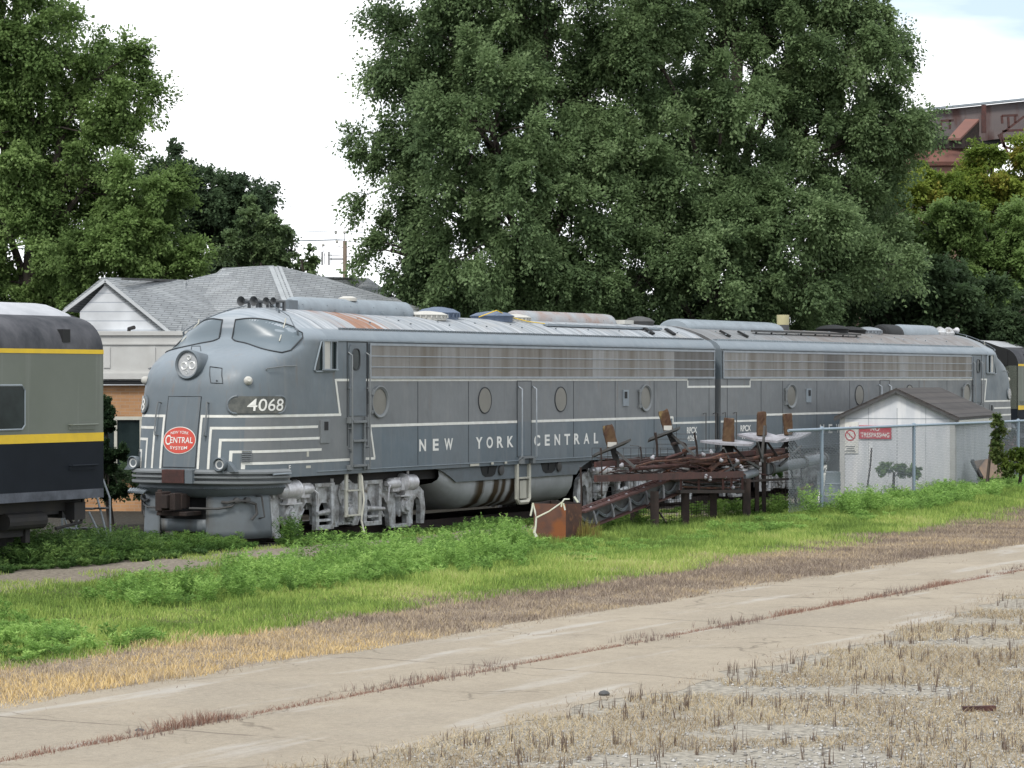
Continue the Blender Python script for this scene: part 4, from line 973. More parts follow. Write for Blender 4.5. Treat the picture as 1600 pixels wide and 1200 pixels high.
q = MB(); q.box((WS / 2, -.004, 2.12), (WS, .008, .012)); q.box((WS / 2, -.004, 1.2), (.012, .008, 2.4)); q.box((WS * .25, -.004, 1.2), (.008, .008, 2.4)); q.box((WS * .75, -.004, 1.2), (.008, .008, 2.4)); q.build('panel_seam', M['grey_light'], T)
q = MB(); q.box((.06, -.02, HE / 2), (.14, .04, HE)); q.build('corner_trim', M['metal_white'], T)
q = MB(); q.box((WS - .05, -.02, HE / 2), (.14, .04, HE)); q.box((WS + .01, .06, HE / 2), (.04, .12, HE)); q.build('corner_trim', M['metal_white'], T)
q = MB(); ov = .14; sl = (HP_ - HE) / (WS / 2)
for s in (-1, 1):
    x0 = WS / 2; x1 = WS / 2 + s * (WS / 2 + ov); z1 = HE - ov * sl
    q.prism([(x0, -ov, HP_ + .03), (x1, -ov, z1 + .03), (x1, -ov, z1 + .09), (x0, -ov, HP_ + .10)], (0, DS + 2 * ov, 0))
q.build('roof', DSHINGLE, T)
q = MB()
for s in (-1, 1):
    x0 = WS / 2; x1 = WS / 2 + s * (WS / 2 + ov); z1 = HE - ov * sl
    q.bar((x0, -ov - .02, HP_ + .0), (x1, -ov - .02, z1), .03, .07)
q.bar((WS + ov, -ov, HE - .12), (WS + ov, DS + ov, HE - .12), .04, .11, mi=1); q.build('roof_edge', [M['steel_grey'], M['cream']], T)
q = MB(); q.box((.28, -.02, 1.60), (.44, .02, .85)); ns = q.build('no_smoking_notice', M['white_paint'], T)
q = MB(); q.lathe((.28, -.035, 1.66), (0, 1, 0), [(0, .15), (.004, .15)], 24); q.build('prohibition_ring', M['sign_red'], ns)
q = MB(); q.lathe((.28, -.042, 1.66), (0, 1, 0), [(0, .115), (.004, .115)], 24); q.build('ring_field', M['white_paint'], ns)
q = MB(); q.bar((.20, -.046, 1.74), (.36, -.046, 1.58), .006, .03); q.bar((.28, -.046, 1.90), (.24, -.046, 1.83), .006, .03); q.box((.28, -.046, 1.86), (.03, .006, .08)); q.build('prohibition_bar', M['sign_red'], ns)
q = MB()
for z, wd in ((1.36, .26), (1.31, .2), (1.26, .24), (1.22, .3)): q.box((.28, -.034, z), (wd, .006, .018))
q.build('notice_lines', M['steel_grey'], ns)
sg = MB(); sg.box((0, 0, 0), (.88, .02, .36)); sgn = sg.build('no_trespassing_sign', M['sign_red'], None)
Mw = Matrix.Translation((shx, shy, 0)) @ Matrix.Rotation(rs, 4, 'Z')
sgn.location = Mw @ Vector((.96, -.03, 1.75)); sgn.rotation_euler = (0, 0, rs); tag(sgn, 'red sign reading NO TRESPASSING on the front of the white shed', 'sign')
for txt, zc, wd, h in (('NO', .09, .24, .11), ('TRESPASSING', -.075, .78, .13)):
    vs, fs = text_data(txt, 1, 1.05, 1, .02); vs = fit(vs, wd, h); q = MB(); q.add([(x, -.013, zc + y) for x, y in vs], fs); q.build('lettering', M['text_white'], sgn)
# chain link fence (parallel to the track, 6 m from its centre)
def fpt(px_, v=6.0):
    k = (px_ - 800) / FPX; a = (OX + v * cP - k * (OY - v * sP)) / (sP - k * cP); return a
fa0, fa1 = fpt(1232), fpt(1591)
T = empty('chain_link_fence', (OX, OY, 0), TROT, 'chain-link fence with pale blue top rail running in front of the white shed', 'fence')
posts = [fpt(1284), fpt(1428), fpt(1591), fpt(1591) - 5.5, fpt(1591) - 11]
FZ0, FZ1 = .12, 2.0
q = MB(); q.tube([(fa0, 6, FZ1), (posts[2] - 14, 6, FZ1)], .035, 8); q.build('top_rail', M['fence_blue'], T, smooth=True)
for a in posts:
    q = MB(); q.cyl((a, 6, 0), (a, 6, FZ1 + .02), .045, n=10); q.lathe((a, 6, FZ1), (0, 0, 1), [(0, .06), (.05, .05), (.07, .01)], 10); q.build('fence_post', M['fence_blue'], T, smooth=True)
q = MB(); p_ = .085; hgt = FZ1 - FZ0; a = fa0
lo_, hi_ = posts[2] - 9, fa0
x = lo_ - hgt
while x < hi_:
    for s in (-1, 1):
        x0, x1 = (x, x + hgt) if s > 0 else (x + hgt, x)
        z0, z1 = FZ0, FZ1
        xa, za, xb, zb = x0, z0, x1, z1
        # clip to the panel
        def cl(xa, za, xb, zb):
            if xa < lo_: t = (lo_ - xa) / (xb - xa); xa, za = lo_, za + (zb - za) * t
            if xa > hi_: t = (hi_ - xa) / (xb - xa); xa, za = hi_, za + (zb - za) * t
            if xb < lo_: t = (lo_ - xb) / (xa - xb); xb, zb = lo_, zb + (za - zb) * t
            if xb > hi_: t = (hi_ - xb) / (xa - xb); xb, zb = hi_, zb + (za - zb) * t
            return xa, za, xb, zb
        if min(x0, x1) < hi_ and max(x0, x1) > lo_:
            xa, za, xb, zb = cl(xa, za, xb, zb); q.bar((xa, 6 + .004 * s, za), (xb, 6 + .004 * s, zb), .0055, .0055)
    x += p_
q.build('wire_mesh', M['galv'], T)
# utility pole
p = at(539, 420, 120); T = empty('utility_pole', (p.x, 120, 0), 0, 'weathered wooden utility pole with crossarms and wires beyond the house', 'utility pole')
q = MB(); q.cyl((0, 0, 0), (0, 0, 9.2), .11, .09, 12); q.build('pole', M['wood_pole'], T, smooth=True)
q = MB()
for pts in ([(-.02, 0, 9.1), (-.02, 0, 9.6)], [(0, 0, 8.9), (.45, 0, 9.05), (.45, 0, 9.25)], [(0, 0, 8.9), (-.35, 0, 9.0), (-.35, 0, 9.2)], [(-.38, 0, 9.2), (-.4, 0, 9.6)], [(0, 0, 8.55), (-.9, 0, 8.6), (-1, 0, 9.05)], [(0, 0, 8.5), (.6, 0, 8.6), (.65, 0, 8.5)]): q.tube(pts, .015, 5)
q.box((-.35, 0, 8.42), (.6, .1, .06)); q.build('bracket', M['steel_grey'], T)
for x, z in ((-.02, 9.6), (.45, 9.25), (-.35, 9.2), (-.4, 9.6), (-.95, 9.05)):
    q = MB(); q.lathe((x, 0, z - .08), (0, 0, 1), [(0, .03), (.04, .07), (.1, .06), (.14, .02)], 8); q.build('insulator', M['curtain'], T)
for x in (-.7, -1.0):
    q = MB(); q.cyl((x, 0, 8.15), (x, 0, 8.75), .035, n=8); q.cyl((x + .09, 0, 8.2), (x + .09, 0, 8.7), .02, n=6); q.build('fuse_cutout', M['steel_grey'], T)
for z, x, dz in ((9.66, -.02, -1.3), (9.3, .45, -1.2), (9.25, -.35, -1.4)):
    q = MB(); q.tube([(x - 30, -6, z - .9), (x - 20, -4, z - .75), (x - 8, -1.5, z - .3), (x, 0, z), (x + 6, 2, z - .55), (x + 16, 5, z - 1.2), (x + 30, 10, z - 1.4)], .014, 4); q.build('wire', M['grey_light'], T)
# coaling tower far right
M['tower_grey'] = pmat('tower_grey', (.11, .10, .105), .9, col2=(.16, .13, .125), scale=.35, amt=.9, bump=.01, streak=((.09, .05, .045), (1, 1, .25), .55, .68, 1.2))
M['tower_red'] = pmat('tower_red', (.19, .085, .065), .85, col2=(.13, .07, .06), scale=.5, amt=.9)
M['tower_silo'] = pmat('tower_silo', (.24, .19, .17), .9, col2=(.22, .12, .09), scale=.35, amt=1, stretch=(1, 1, .35))
Zt = 150.0
def tp(px, py, dz=0): p = at(px, py, Zt + dz); return Vector((p.x, p.y - Zt, p.z))
T = empty('coaling_tower', (0, Zt, 0), 0, 'rusty coaling tower with raised conveyor gallery and red hoods beyond the trees', 'industrial tower')
q = MB()
a0_, a1_, b1_, b0_ = tp(1330, 186, 3), tp(1680, 150, 0), tp(1680, 202, 0), tp(1330, 246, 3)
q.prism([a0_, a1_, b1_, b0_], (0, 4, 0)); gal = q.build('gallery', M['tower_grey'], T)
q = MB(); q.bar(tp(1330, 183, 2.8), tp(1680, 147, -.2), .3, .12); q.build('gallery_roof_edge', M['grey_light'], T)
q = MB(); q.bar(tp(1537, 164, -.05), tp(1537, 208, -.05), .25, .12)
for x0, y0, x1, y1 in ((1565, 181, 1590, 180), (1565, 181, 1566, 193), (1575, 183, 1576, 200), (1586, 181, 1586, 192), (1600, 182, 1566, 208), (1470, 189, 1470, 205), (1484, 188, 1484, 202), (1470, 189, 1490, 188), (1566, 205, 1600, 203), (1564, 208, 1570, 230), (1566, 228, 1590, 236), (1560, 210, 1575, 240)): q.bar(tp(x0, y0, -.1), tp(x1, y1, -.1), .12, .12)
q.build('gallery_struts', M['rust_red'], T)
q = MB(); q.box(tp(1500, 222, 2.5), (4.2, 2.5, .4)); q.box(tp(1430, 225, 2.6), (1.4, 2, .5)); q.build('machinery_deck', M['black'], T)
for dx in (0, -87):
    q = MB(); P4 = [tp(1481 + dx, 216, -2.2), tp(1500 + dx, 216, -2.2), tp(1530 + dx, 186, .0), tp(1508 + dx, 186, .0)]
    q.prism(P4, (0, 0, -.12)); q.prism([tp(1500 + dx, 217, -2.2), tp(1530 + dx, 187, 0), tp(1530 + dx, 226, 0), tp(1502 + dx, 231, -1.6)], (-.1, .1, 0), mi=1); q.box(tp(1492 + dx, 225, -1.7), (.95, .5, .5), mi=1); q.build('chute_hood', [M['tower_red'], M['rust_dark']], T)
q = MB(); cx_ = tp(1482, 240, 0); 
q.lathe((cx_.x, 3.5, cx_.z - .4), (0, 0, 1), [(-.25, 2.9), (-.2, 3.0), (0, 3.05), (1.0, 1.6), (1.05, .2)], 40)
q.build('silo_roof', M['tower_red'], T)
q = MB(); q.cyl((cx_.x, 3.5, 0), (cx_.x, 3.5, cx_.z - .6), 2.75, n=40); q.cyl((cx_.x - 3.9, 4.5, 0), (cx_.x - 3.9, 4.5, cx_.z - 2), 1.9, n=30); q.build('silo', M['tower_silo'], T, smooth=True)
q = MB()
for x0, y0, x1, y1 in ((1463, 234, 1470, 216), (1471, 236, 1470, 216), (1478, 233, 1463, 228), (1448, 225, 1480, 222)): q.bar(tp(x0, y0, -.6), tp(x1, y1, -.6), .06)
q.build('railing', M['rust_dark'], T)

# ================================================================== stepladder between coach and engine
c_ = world(24.0, .3); T = empty('step_ladder', (c_.x, c_.y, 0), R(-10), 'pale green metal step ladder with handrail standing between coach and engine', 'ladder')
def lp_(px, py, dz=0): p = at(px, py, 49.4 + dz); return Vector((p.x - c_.x, dz, p.z))
q = MB()
for pts in ([lp_(95, 855), lp_(94, 778)], [lp_(118, 850), lp_(116, 770)], [lp_(150, 772), lp_(168, 838)], [lp_(138, 800), lp_(158, 840)], [lp_(156, 738), lp_(162, 752), lp_(172, 778), lp_(173, 838)], [lp_(94, 780), lp_(122, 779)], [lp_(94, 801), lp_(118, 801)], [lp_(94, 826, .3), lp_(162, 828)]): q.tube(pts, .02, 6)
q.tube([lp_(112, 780, .5), lp_(112, 826, .5)], .02, 6); q.tube([lp_(95, 800), lp_(104, 828)], .014, 5); q.build('ladder_frame', M['galv'], T)
q = MB(); q.box(lp_(135, 795, .2), (.22, .3, .03)); q.box(lp_(158, 794, .1), (.2, .3, .03)); q.box(lp_(135, 826, .2), (.3, .3, .03)); q.build('ladder_tread', M['steel_grey'], T)
# ================================================================== rusty steelwork dumped beside the track
# everything here stands about 5 m from the track centre line; ZL gives the distance of that line below a photo column
def ZL(px, v=5.2): k = (px - 800) / FPX; a = (OX + v * cP - k * (OY - v * sP)) / (sP - k * cP); return OY - a * cP - v * sP
def D(px, py, dv=0.0): return at(px, py, ZL(px, 5.2 + dv))
def mk(name, label, cat, group=None, mb=None, mat=None, bevel=0):
    o = mb.build(name, mat, None, bevel=bevel); return tag(o, label, cat, group)
# rusty steel box
T0 = D(868, 838); T0.z = 0
T = empty('rusty_steel_box', T0, 0, 'rust-brown steel plate box with white tape draped over its front', 'steel box')
def loc(p): return p - T0
a_, b_, c__, d_ = D(834, 838, .2), D(884, 846, .9), D(909, 842, .9), D(860, 834, -.2)
for p in (a_, b_, c__, d_): p.z = 0.0
zt = .76
q = MB()
def wallp(p0, p1, z0, z1, th=.02):
    q.prism([loc(Vector((p0.x, p0.y, z0))), loc(Vector((p1.x, p1.y, z0))), loc(Vector((p1.x, p1.y, z1[1]))), loc(Vector((p0.x, p0.y, z1[0])))], (0, th, 0))
wallp(a_, b_, 0, (zt, zt + .0)); q.build('front_plate', M['rust_plate'], T)
q = MB(); wallp(b_, c__, 0, (zt, zt - .02)); q.build('side_plate', M['rust'], T)
q = MB(); wallp(a_, d_, 0, (zt, zt)); wallp(d_, c__, 0, (zt, zt)); q.build('rear_plate', M['rust_dark'], T)
tp_ = empty('white_tape', T0, 0, 'frayed white tape tied over the rusty steel box', 'tape')
fy = min(a_.y, b_.y) - .35
def fp(px, py): p = at(px, py, ZL(868, 5.2 + .9) - .25); return p - T0
q = MB(); q.tube([fp(833, 786), fp(836, 800), fp(838, 809), fp(858, 799), fp(878, 785), fp(882, 780), fp(890, 780)], [.012, .02, .02, .014, .014, .018, .012], 5); q.tube([fp(838, 808), fp(837, 822), fp(835, 832), fp(838, 839)], [.018, .022, .03, .03], 5); q.tube([fp(833, 786), fp(831, 797), fp(829, 806)], .02, 5); q.tube([fp(878, 785), fp(877, 792)], .018, 5); q.tube([fp(880, 786), fp(883, 797)], .018, 5); q.tube([fp(897, 776), fp(903, 785)], .022, 5); q.build('tape_strand', M['rope'], tp_)
q = MB(); q.add([tuple(fp(833, 787)), tuple(fp(828, 790)), tuple(fp(829, 797)), tuple(fp(833, 793))], [(0, 1, 2, 3)]); 
# inclined steel channel
O0 = D(980, 800); O0.z = 0
T = empty('inclined_steel_channel', O0, 0, 'long dark steel channel sloping up with rusty lacing, brackets and looped cable', 'steel beam', )
def rel(o, px, py, dv=0): return D(px, py, dv) - o
q = MB(); P0, P1, P2, P3 = rel(O0, 903, 800), rel(O0, 1062, 741), rel(O0, 1062, 768), rel(O0, 908, 826)
q.prism([P0, P1, P2, P3], (.05, .05, 0)); q.build('web', M['steel_grey'], T)
q = MB(); q.bar(P0, P1, .35, .04); q.bar(P3, P2, .3, .03); q.build('flange', M['rust_red'], T)
q = MB(); n = 26
for i in range(n):
    t0, t1 = i / n, (i + 1) / n; A = P0.lerp(P1, t0) + Vector((0, .0, .03)); B = P0.lerp(P1, t1) + Vector((.1, .35, .06)); q.bar(A, B, .05, .02); q.bar(P0.lerp(P1, t0) + Vector((.1, .35, .05)), P0.lerp(P1, t1) + Vector((0, 0, .04)), .04, .02)
q.bar(P0 + Vector((.1, .4, .05)), P1 + Vector((.1, .4, .05)), .06, .08); q.build('lacing', M['rust_red'], T)
for i in range(6):
    t = .12 + i * .17; c = P0.lerp(P1, t); e = P3.lerp(P2, t); q = MB(); q.tube([c + Vector((-.02, -.14, .02)), c + Vector((.05, -.16, -.1)), e + Vector((.05, -.16, .03)), e + Vector((.02, -.1, -.04))], .028, 6); q.build('cable_bracket', M['plate_white'], T)
for k, o in ((0, .0), (1, .06), (2, -.05)):
    q = MB(); pts = []
    for i in range(43):
        t = i / 42; c = P0.lerp(P1, t * .96 + .02); e = P3.lerp(P2, t * .96 + .02); ph = (t * 6.1) % 1.0; sag = .35 + .45 * math.sin(math.pi * ph); m_ = c.lerp(e, min(.95, sag + o)); pts.append(m_ + Vector((0, -.1 - .02 * k, 0)))
    q.tube(pts, .012, 5); q.build('cable', M['pipe_grey'], T)
# trestle table
O1 = D(1100, 800); O1.z = 0
T = empty('steel_trestle', O1, 0, 'low rusty steel platform on dark posts, loaded with reinforcing bars', 'steel platform')
def r1(px, py, dv=0): return D(px, py, dv) - O1
for px0, py0, py1, dv, wd in ((991, 798, 830, -.5, .16), (1023, 768, 832, .35, .17), (1071, 768, 826, .2, .17), (1115, 768, 818, -.1, .15), (1167, 748, 808, .25, .17), (1183, 700, 800, -.05, .09), (1194, 700, 800, -.05, .09), (1164, 755, 790, -.6, .1)):
    q = MB(); b0 = r1(px0, py1, dv); b0.z = 0; t0 = r1(px0, py0, dv); q.box(((b0.x + t0.x) / 2, b0.y, t0.z / 2), (wd, .03, t0.z)); q.box((b0.x, b0.y + .08, t0.z / 2), (.03, .15, t0.z)); q.box((b0.x, b0.y + .16, t0.z / 2), (wd, .03, t0.z)); q.build('leg', M['rust_dark'], T)
q = MB(); q.bar(r1(1060, 768, .3), r1(1160, 768, .3), .1, .07); q.bar(r1(1060, 765, -.9), r1(1160, 765, -.9), .1, .07); q.bar(r1(1160, 752, .2), r1(1240, 748, -.2), .12, .05)
for px0 in (1065, 1090, 1115, 1140, 1158): q.bar(r1(px0, 768, .3), r1(px0, 766, -.9), .06, .05)
q.bar(r1(1030, 800, .35), r1(1050, 832, -.3), .03); q.bar(r1(1010, 812, 0), r1(1000, 832, .1), .03); q.build('platform_frame', M['rust_dark'], T)
q = MB(); q.bar(r1(930, 748, .35), r1(1160, 741, .35), .06, .14); q.build('edge_beam', M['rust_red'], T)
q = MB(); q.bar(r1(930, 726, -.1), r1(1225, 704, -.1), .06, .11); q.bar(r1(1095, 722, -.2), r1(1190, 712, -.3), .3, .22); q.build('back_beam', M['rust_red'], T)
q = MB()
for px0, y0, y1 in ((1064, 742, 768), (1092, 742, 768), (1130, 744, 768), (1143, 740, 766), (1160, 742, 768)): q.bar(r1(px0, y0, .3), r1(px0, y1, .3), .05, .04)
q.build('stanchion', M['rust_red'], T)
rnd = random.Random(11)
# reinforcing bars stacked on the platform and in the upper bundle
def rebar(p0, p1, r_, lab, wob=.03):
    q = MB(); pts = [p0.lerp(p1, i / 6) + Vector((0, rnd.uniform(-wob, wob), rnd.uniform(-wob, wob))) for i in range(7)]; q.tube(pts, r_, 5)
    mk('reinforcing_bar', lab, 'steel bar', 'rusty bars heaped on the steelwork', q, rnd.choice([M['rust_red'], M['rust_red'], M['rust'], M['rust_dark'], M['steel_grey']]))
for i in range(12):
    y = 747 + i * 1.7; dv = rnd.uniform(-.5, .28); rebar(D(1062 + rnd.uniform(-3, 6), y, dv), D(1158 + rnd.uniform(-4, 5), y + rnd.uniform(-1, 1), dv), .017, 'thin rusty bar lying in the platform stack of bars')
for i in range(64):
    x0 = rnd.uniform(925, 1080); x1 = x0 + rnd.uniform(60, 170); y0 = rnd.uniform(716, 748); y1 = y0 - rnd.uniform(-6, 16) * (x1 - x0) / 120; dv = rnd.uniform(-.9, .3)
    rebar(D(x0, y0, dv), D(min(x1, 1250), y1, dv), rnd.choice([.008, .012, .016, .022]), 'thin rusty bar lying in the tangled upper heap of bars', .07)
for i, (x0, y0, x1, y1, dv, r_) in enumerate(((1075, 722, 1130, 715, .2, .05), (1095, 725, 1160, 721, 0, .07), (985, 733, 1060, 727, .1, .045), (1150, 722, 1222, 707, .1, .045), (1040, 716, 1078, 704, .1, .03), (1068, 704, 1085, 700, .2, .04))):
    q = MB(); q.cyl(D(x0, y0, dv), D(x1, y1, dv), r_, n=8); mk('steel_offcut', ['thick rusty offcut on the heap left of the lowest upright pile', 'thick rusty offcut on the heap under the lowest upright pile', 'thick rusty offcut in the middle of the heap, under the leaning pile', 'thick rusty bar sloping under the two right-hand upright piles', 'short rusty offcut just right of the second leaning pile', 'short rusty offcut beside the hooped bar'][i], 'scrap steel', 'short thick steel offcuts on the heap', q, M['rust'] if i % 2 else M['rust_red'])
# white insulator knobs on the heap
for px0, py0 in ((1018, 718), (970, 730), (1101, 713), (1112, 710), (1128, 722), (1154, 723), (1160, 733), (1133, 748), (1100, 748), (1108, 752), (1146, 764)):
    q = MB(); p = D(px0, py0, .35); q.lathe(p, (rnd.uniform(-1, 1), rnd.uniform(-1, 1), 1), [(0, .02), (.02, .045), (.05, .05), (.07, .03), (.1, .035), (.12, .01)], 8); mk('ceramic_insulator', 'small whitish ceramic knob on the rusty heap', 'insulator', 'ceramic knobs on the rusty heap', q, M['plate_white'])
# five upright piles with pale plates
def pile(label, top, base, wpx, tilt_px, plate, legbot):
    """upper rusty timber, pale plate at its foot, dark post below"""
    px0, pyt = top; px1, pyb = base; dv = 0; Z = ZL(px1, 5.0); k = Z / FPX
    o0 = at(px1, pyb, Z); T = empty('rusty_pile', (o0.x, o0.y, 0), 0, label, 'steel pile', 'upright piles with pale plates')
    A = at(px1, pyb, Z) - Vector((o0.x, o0.y, 0)); B = at(px0, pyt, Z) - Vector((o0.x, o0.y, 0)); w_ = wpx * k
    q = MB(); ax = (B - A).normalized(); side = Vector((1, 0, 0)); side = (side - ax * side.dot(ax)).normalized(); dp = ax.cross(side).normalized()
    rows = []; nn = 9
    r_ = random.Random(int(px0))
    for i in range(nn):
        t = i / (nn - 1); c = A.lerp(B, t); w2 = w_ / 2 * (1 + .05 * math.sin(3 * t + px0)) * (1 if i < nn - 1 else .9); row = []
        for j in range(16):
            th = j / 16 * 2 * math.pi; ca, sa = math.cos(th), math.sin(th)
            rr = 1 / max(abs(ca), abs(sa)) ** .75
            row.append(c + side * (w2 * ca * rr * .85 + r_.uniform(-.008, .008)) + dp * (w2 * .8 * sa * rr * .85 + r_.uniform(-.008, .008)) + ax * (r_.uniform(-.02, .02) if i == nn - 1 else 0))
        rows.append(row)
    q.grid(rows, closed=True); q.add(rows[-1], [tuple(range(16))]); q.build('timber', M['rust_wood'], T)
    # pale foot patch
    q = MB(); q.box(A + ax * .05 - Vector((0, w_ * .40, 0)), (w_ * .7, .03, .10), rz=0); q.build('foot_cap', M['curtain'] if tilt_px else M['rust_wood'], T)
    # plate
    pts = [at(x, y, Z + dz) - Vector((o0.x, o0.y, 0)) for x, y, dz in plate]; q = MB(); q.prism(pts, (0, 0, -.05)); q.build('plate', M['plate_white'] if not tilt_px else M['steel_grey'], T)
    # lower post and braces
    C = at(legbot[0], legbot[1], Z) - Vector((o0.x, o0.y, 0))
    q = MB(); q.bar(A - ax * .03, C, w_ * .85, .12); q.build('post', M['underframe'], T)
    q = MB(); q.bar(A + Vector((w_ * .3, -.15, -.1)), C + Vector((w_ * .9 + .1, -.2, 0)), .07, .05)
    if not tilt_px: q.bar(A + Vector((-w_ * .3, -.15, -.2)), C + Vector((-w_ * 1.6, -.2, -.05)), .06, .05)
    q.build('brace', M['rust_dark'] if not tilt_px else M['steel_grey'], T)
    return T
pile('leftmost rusty pile leaning left, beside the word CENTRAL on the engine', (949, 665), (957, 698), 20, 1, [(930, 708, -.3), (986, 685, -.3), (975, 692, .2), (925, 712, .1)], (966, 730))
pile('leaning rusty pile second from the left, its foot ringed by a hooped bar', (1036, 641), (1044, 672), 18, 1, [(1015, 684, -.3), (1063, 666, -.3), (1058, 670, .2), (1012, 688, .1)], (1062, 712))
pile('rusty pile left of the row of three upright ones, lowest and widest', (1139, 654), (1138, 690), 21, 0, [(1094, 688, -.2), (1125, 692, -.6), (1172, 694, -.4), (1178, 691, .1), (1150, 687, .5), (1110, 687, .3)], (1136, 715))
pile('rusty pile in the middle of the upright row, standing tallest', (1190, 644), (1190, 680), 18, 0, [(1152, 678, .1), (1178, 685, -.4), (1214, 689, -.6), (1228, 684, -.2), (1200, 676, .5), (1170, 676, .3)], (1190, 712))
pile('rightmost reddish pile of the upright row, nearest the white shed', (1230, 647), (1232, 679), 17, 0, [(1205, 682, -.1), (1222, 688, -.5), (1250, 683, -.3), (1268, 675, .1), (1245, 675, .4), (1215, 679, .3)], (1232, 715))
q = MB(); q.tube([D(1050, 694), D(1062, 691), D(1070, 694), D(1073, 702), D(1070, 712)], .035, 7); mk('hooped_bar', 'curved rusty hoop of bar beside the second leaning pile', 'steel bar', None, q, M['rust_dark'])
STL = ['curved-looking grey strut sloping left below the lowest upright pile', 'thin strut sloping right below the lowest upright pile', 'strut sloping right between the lowest and tallest piles', 'short strut below the tallest pile', 'near-vertical strut crossing the foot of the tallest pile', 'strut sloping left below the rightmost pile', 'short strut sloping right below the rightmost pile', 'strut low on the platform between lowest and tallest piles', 'thick strut running right from the dark posts below the rightmost pile']
for x0, y0, x1, y1, r_ in ((1134, 712, 1108, 735, .05), (1130, 700, 1147, 735, .03), (1163, 718, 1186, 731, .035), (1183, 690, 1192, 722, .03), (1195, 665, 1190, 722, .03), (1252, 697, 1218, 728, .03), (1228, 700, 1246, 715, .03), (1155, 722, 1130, 740, .03), (1200, 720, 1232, 711, .05)):
    q = MB(); q.bar(D(x0, y0, .2), D(x1, y1, .2), r_ * 1.6, r_ * 1.6); mk('diagonal_strut', STL.pop(0), 'steel strut', 'diagonal struts under the piles', q, M['rust'] if r_ > .035 else M['steel_grey'])
# big grey pipe and its left piece
q = MB(); q.cyl(D(1200, 733, .0), D(1288, 716, .0), .125, n=20); o = q.build('grey_pipe', M['pipe_grey'], None, smooth=True); tag(o, 'large grey pipe resting on posts left of the white shed', 'pipe')
for t in (.02, .6, .97):
    q = MB(); A, B = D(1200, 733), D(1288, 716); c = A.lerp(B, t); ax = (B - A).normalized(); q.cyl(c - ax * .05, c + ax * .05, .155, n=20); q.build('flange', M['steel_grey'], o)
q = MB(); q.cyl(D(1160, 745, .1), D(1180, 738, .1), .10, n=16); mk('pipe_stub', 'short grey pipe stub on the platform beside the dark posts', 'pipe', None, q, M['pipe_grey'])
# thin poles stuck in the ground
for lab, x0, y0, x1, y1, r_ in (('thin dark rod standing left of the second leaning pile', 1024, 676, 1027, 714, .03), ('thin dark rod standing below the mark RPCX 4068', 1085, 676, 1090, 716, .025), ('tall thin rod leaning left of the grey barrel, foot in the weeds', 1233, 715, 1244, 792, .03), ('thin dark rod leaning against the front of the white shed', 1362, 700, 1355, 762, .025), ('thin rod rising behind the rusty steel box', 907, 730, 908, 790, .022), ('thin upright rod hanging under the grey pipe', 1250, 700, 1252, 750, .022), ('thin upright rod at the left end of the upper heap', 939, 700, 940, 776, .018), ('thin upright rod between the first and second leaning piles', 1001, 698, 1004, 745, .015)):
    dv = 0 if x0 < 1300 else .0; q = MB(); q.tube([D(x0, y0, dv), D((x0 + x1) / 2 + 1, (y0 + y1) / 2, dv), D(x1, y1, dv)], r_, 6); mk('steel_rod', lab, 'rod', 'thin rods standing in the scrap', q, M['rust_dark'])
q = MB()
for i in range(5): q.tube([D(1024, 678 + 8 * i, -.1), D(1086, 678 + 8 * i, -.1)], .006, 4)
q.tube([D(985, 696, .1), D(998, 697, .1), D(1000, 702, .1), D(1001, 735, .1)], .008, 4); mk('hanging_wire', 'slack thin wires strung between two dark rods', 'wire', None, q, M['steel_grey'])
# welded wire mesh panels
def mesh_panel(lab, x0, x1, yt, yb, dv, nx, nz, mat):
    q = MB(); A, B = D(x0, yt, dv), D(x1, yt, dv); za = D(x0, yb, dv).z; za = max(.02, za)
    for i in range(nx + 1): p = A.lerp(B, i / nx); q.bar((p.x, p.y, za), (p.x, p.y, p.z), .008, .008)
    for j in range(nz + 1): t = j / nz; q.bar((A.x, A.y, za + (A.z - za) * t), (B.x, B.y, za + (B.z - za) * t), .008, .008)
    return mk('wire_mesh_panel', lab, 'wire mesh', 'rusty mesh panels', q, mat)
mesh_panel('rusty wire mesh panel between the platform posts', 985, 1118, 772, 836, -.6, 34, 9, M['rust_dark'])
mesh_panel('wide-spaced wire mesh standing over the upper heap, left of the three upright piles', 925, 1170, 700, 770, -.75, 22, 5, M['rust_dark'])
mesh_panel('wire mesh standing in the weeds right of the tall dark posts', 1200, 1275, 745, 800, -.4, 14, 6, M['rust_dark'])
# barrel, white pipe stand, boards
p = D(1295, 770, -.4); T = empty('grey_barrel', (p.x, p.y, 0), 0, 'pale grey barrel left of the white shed', 'barrel')
q = MB(); q.lathe((0, 0, 0.02), (0, 0, 1), [(0, .28), (.02, .29), (.27, .29), (.28, .305), (.3, .29), (.56, .29), (.57, .305), (.59, .29), (.84, .29), (.86, .3), (.86, .27), (.84, .26)], 28); q.build('drum', pmat('barrel_grey', (.22, .26, .29), .6), T, smooth=True, angle=30)
q = MB(); q.tube([D(1285, 765, .2) + Vector((0, 0, -.1)), D(1290, 733, .2), D(1291, 727, .2)], .025, 6); q.tube([D(1289, 728, .2), D(1284, 740, .2), D(1282, 765, .2)], .018, 6); q.tube([D(1278, 786, .4), D(1288, 740, .3)], .03, 6); mk('bent_white_pipe', 'bent white pipe dangling in front of the grey barrel', 'pipe', None, q, M['white_paint'])
q = MB(); q.bar(D(1284, 771, .1), D(1316, 773, .1), .05, .05); mk('white_pipe_length', 'white pipe lying on the ground by the shed corner', 'pipe', None, q, M['white_paint'])
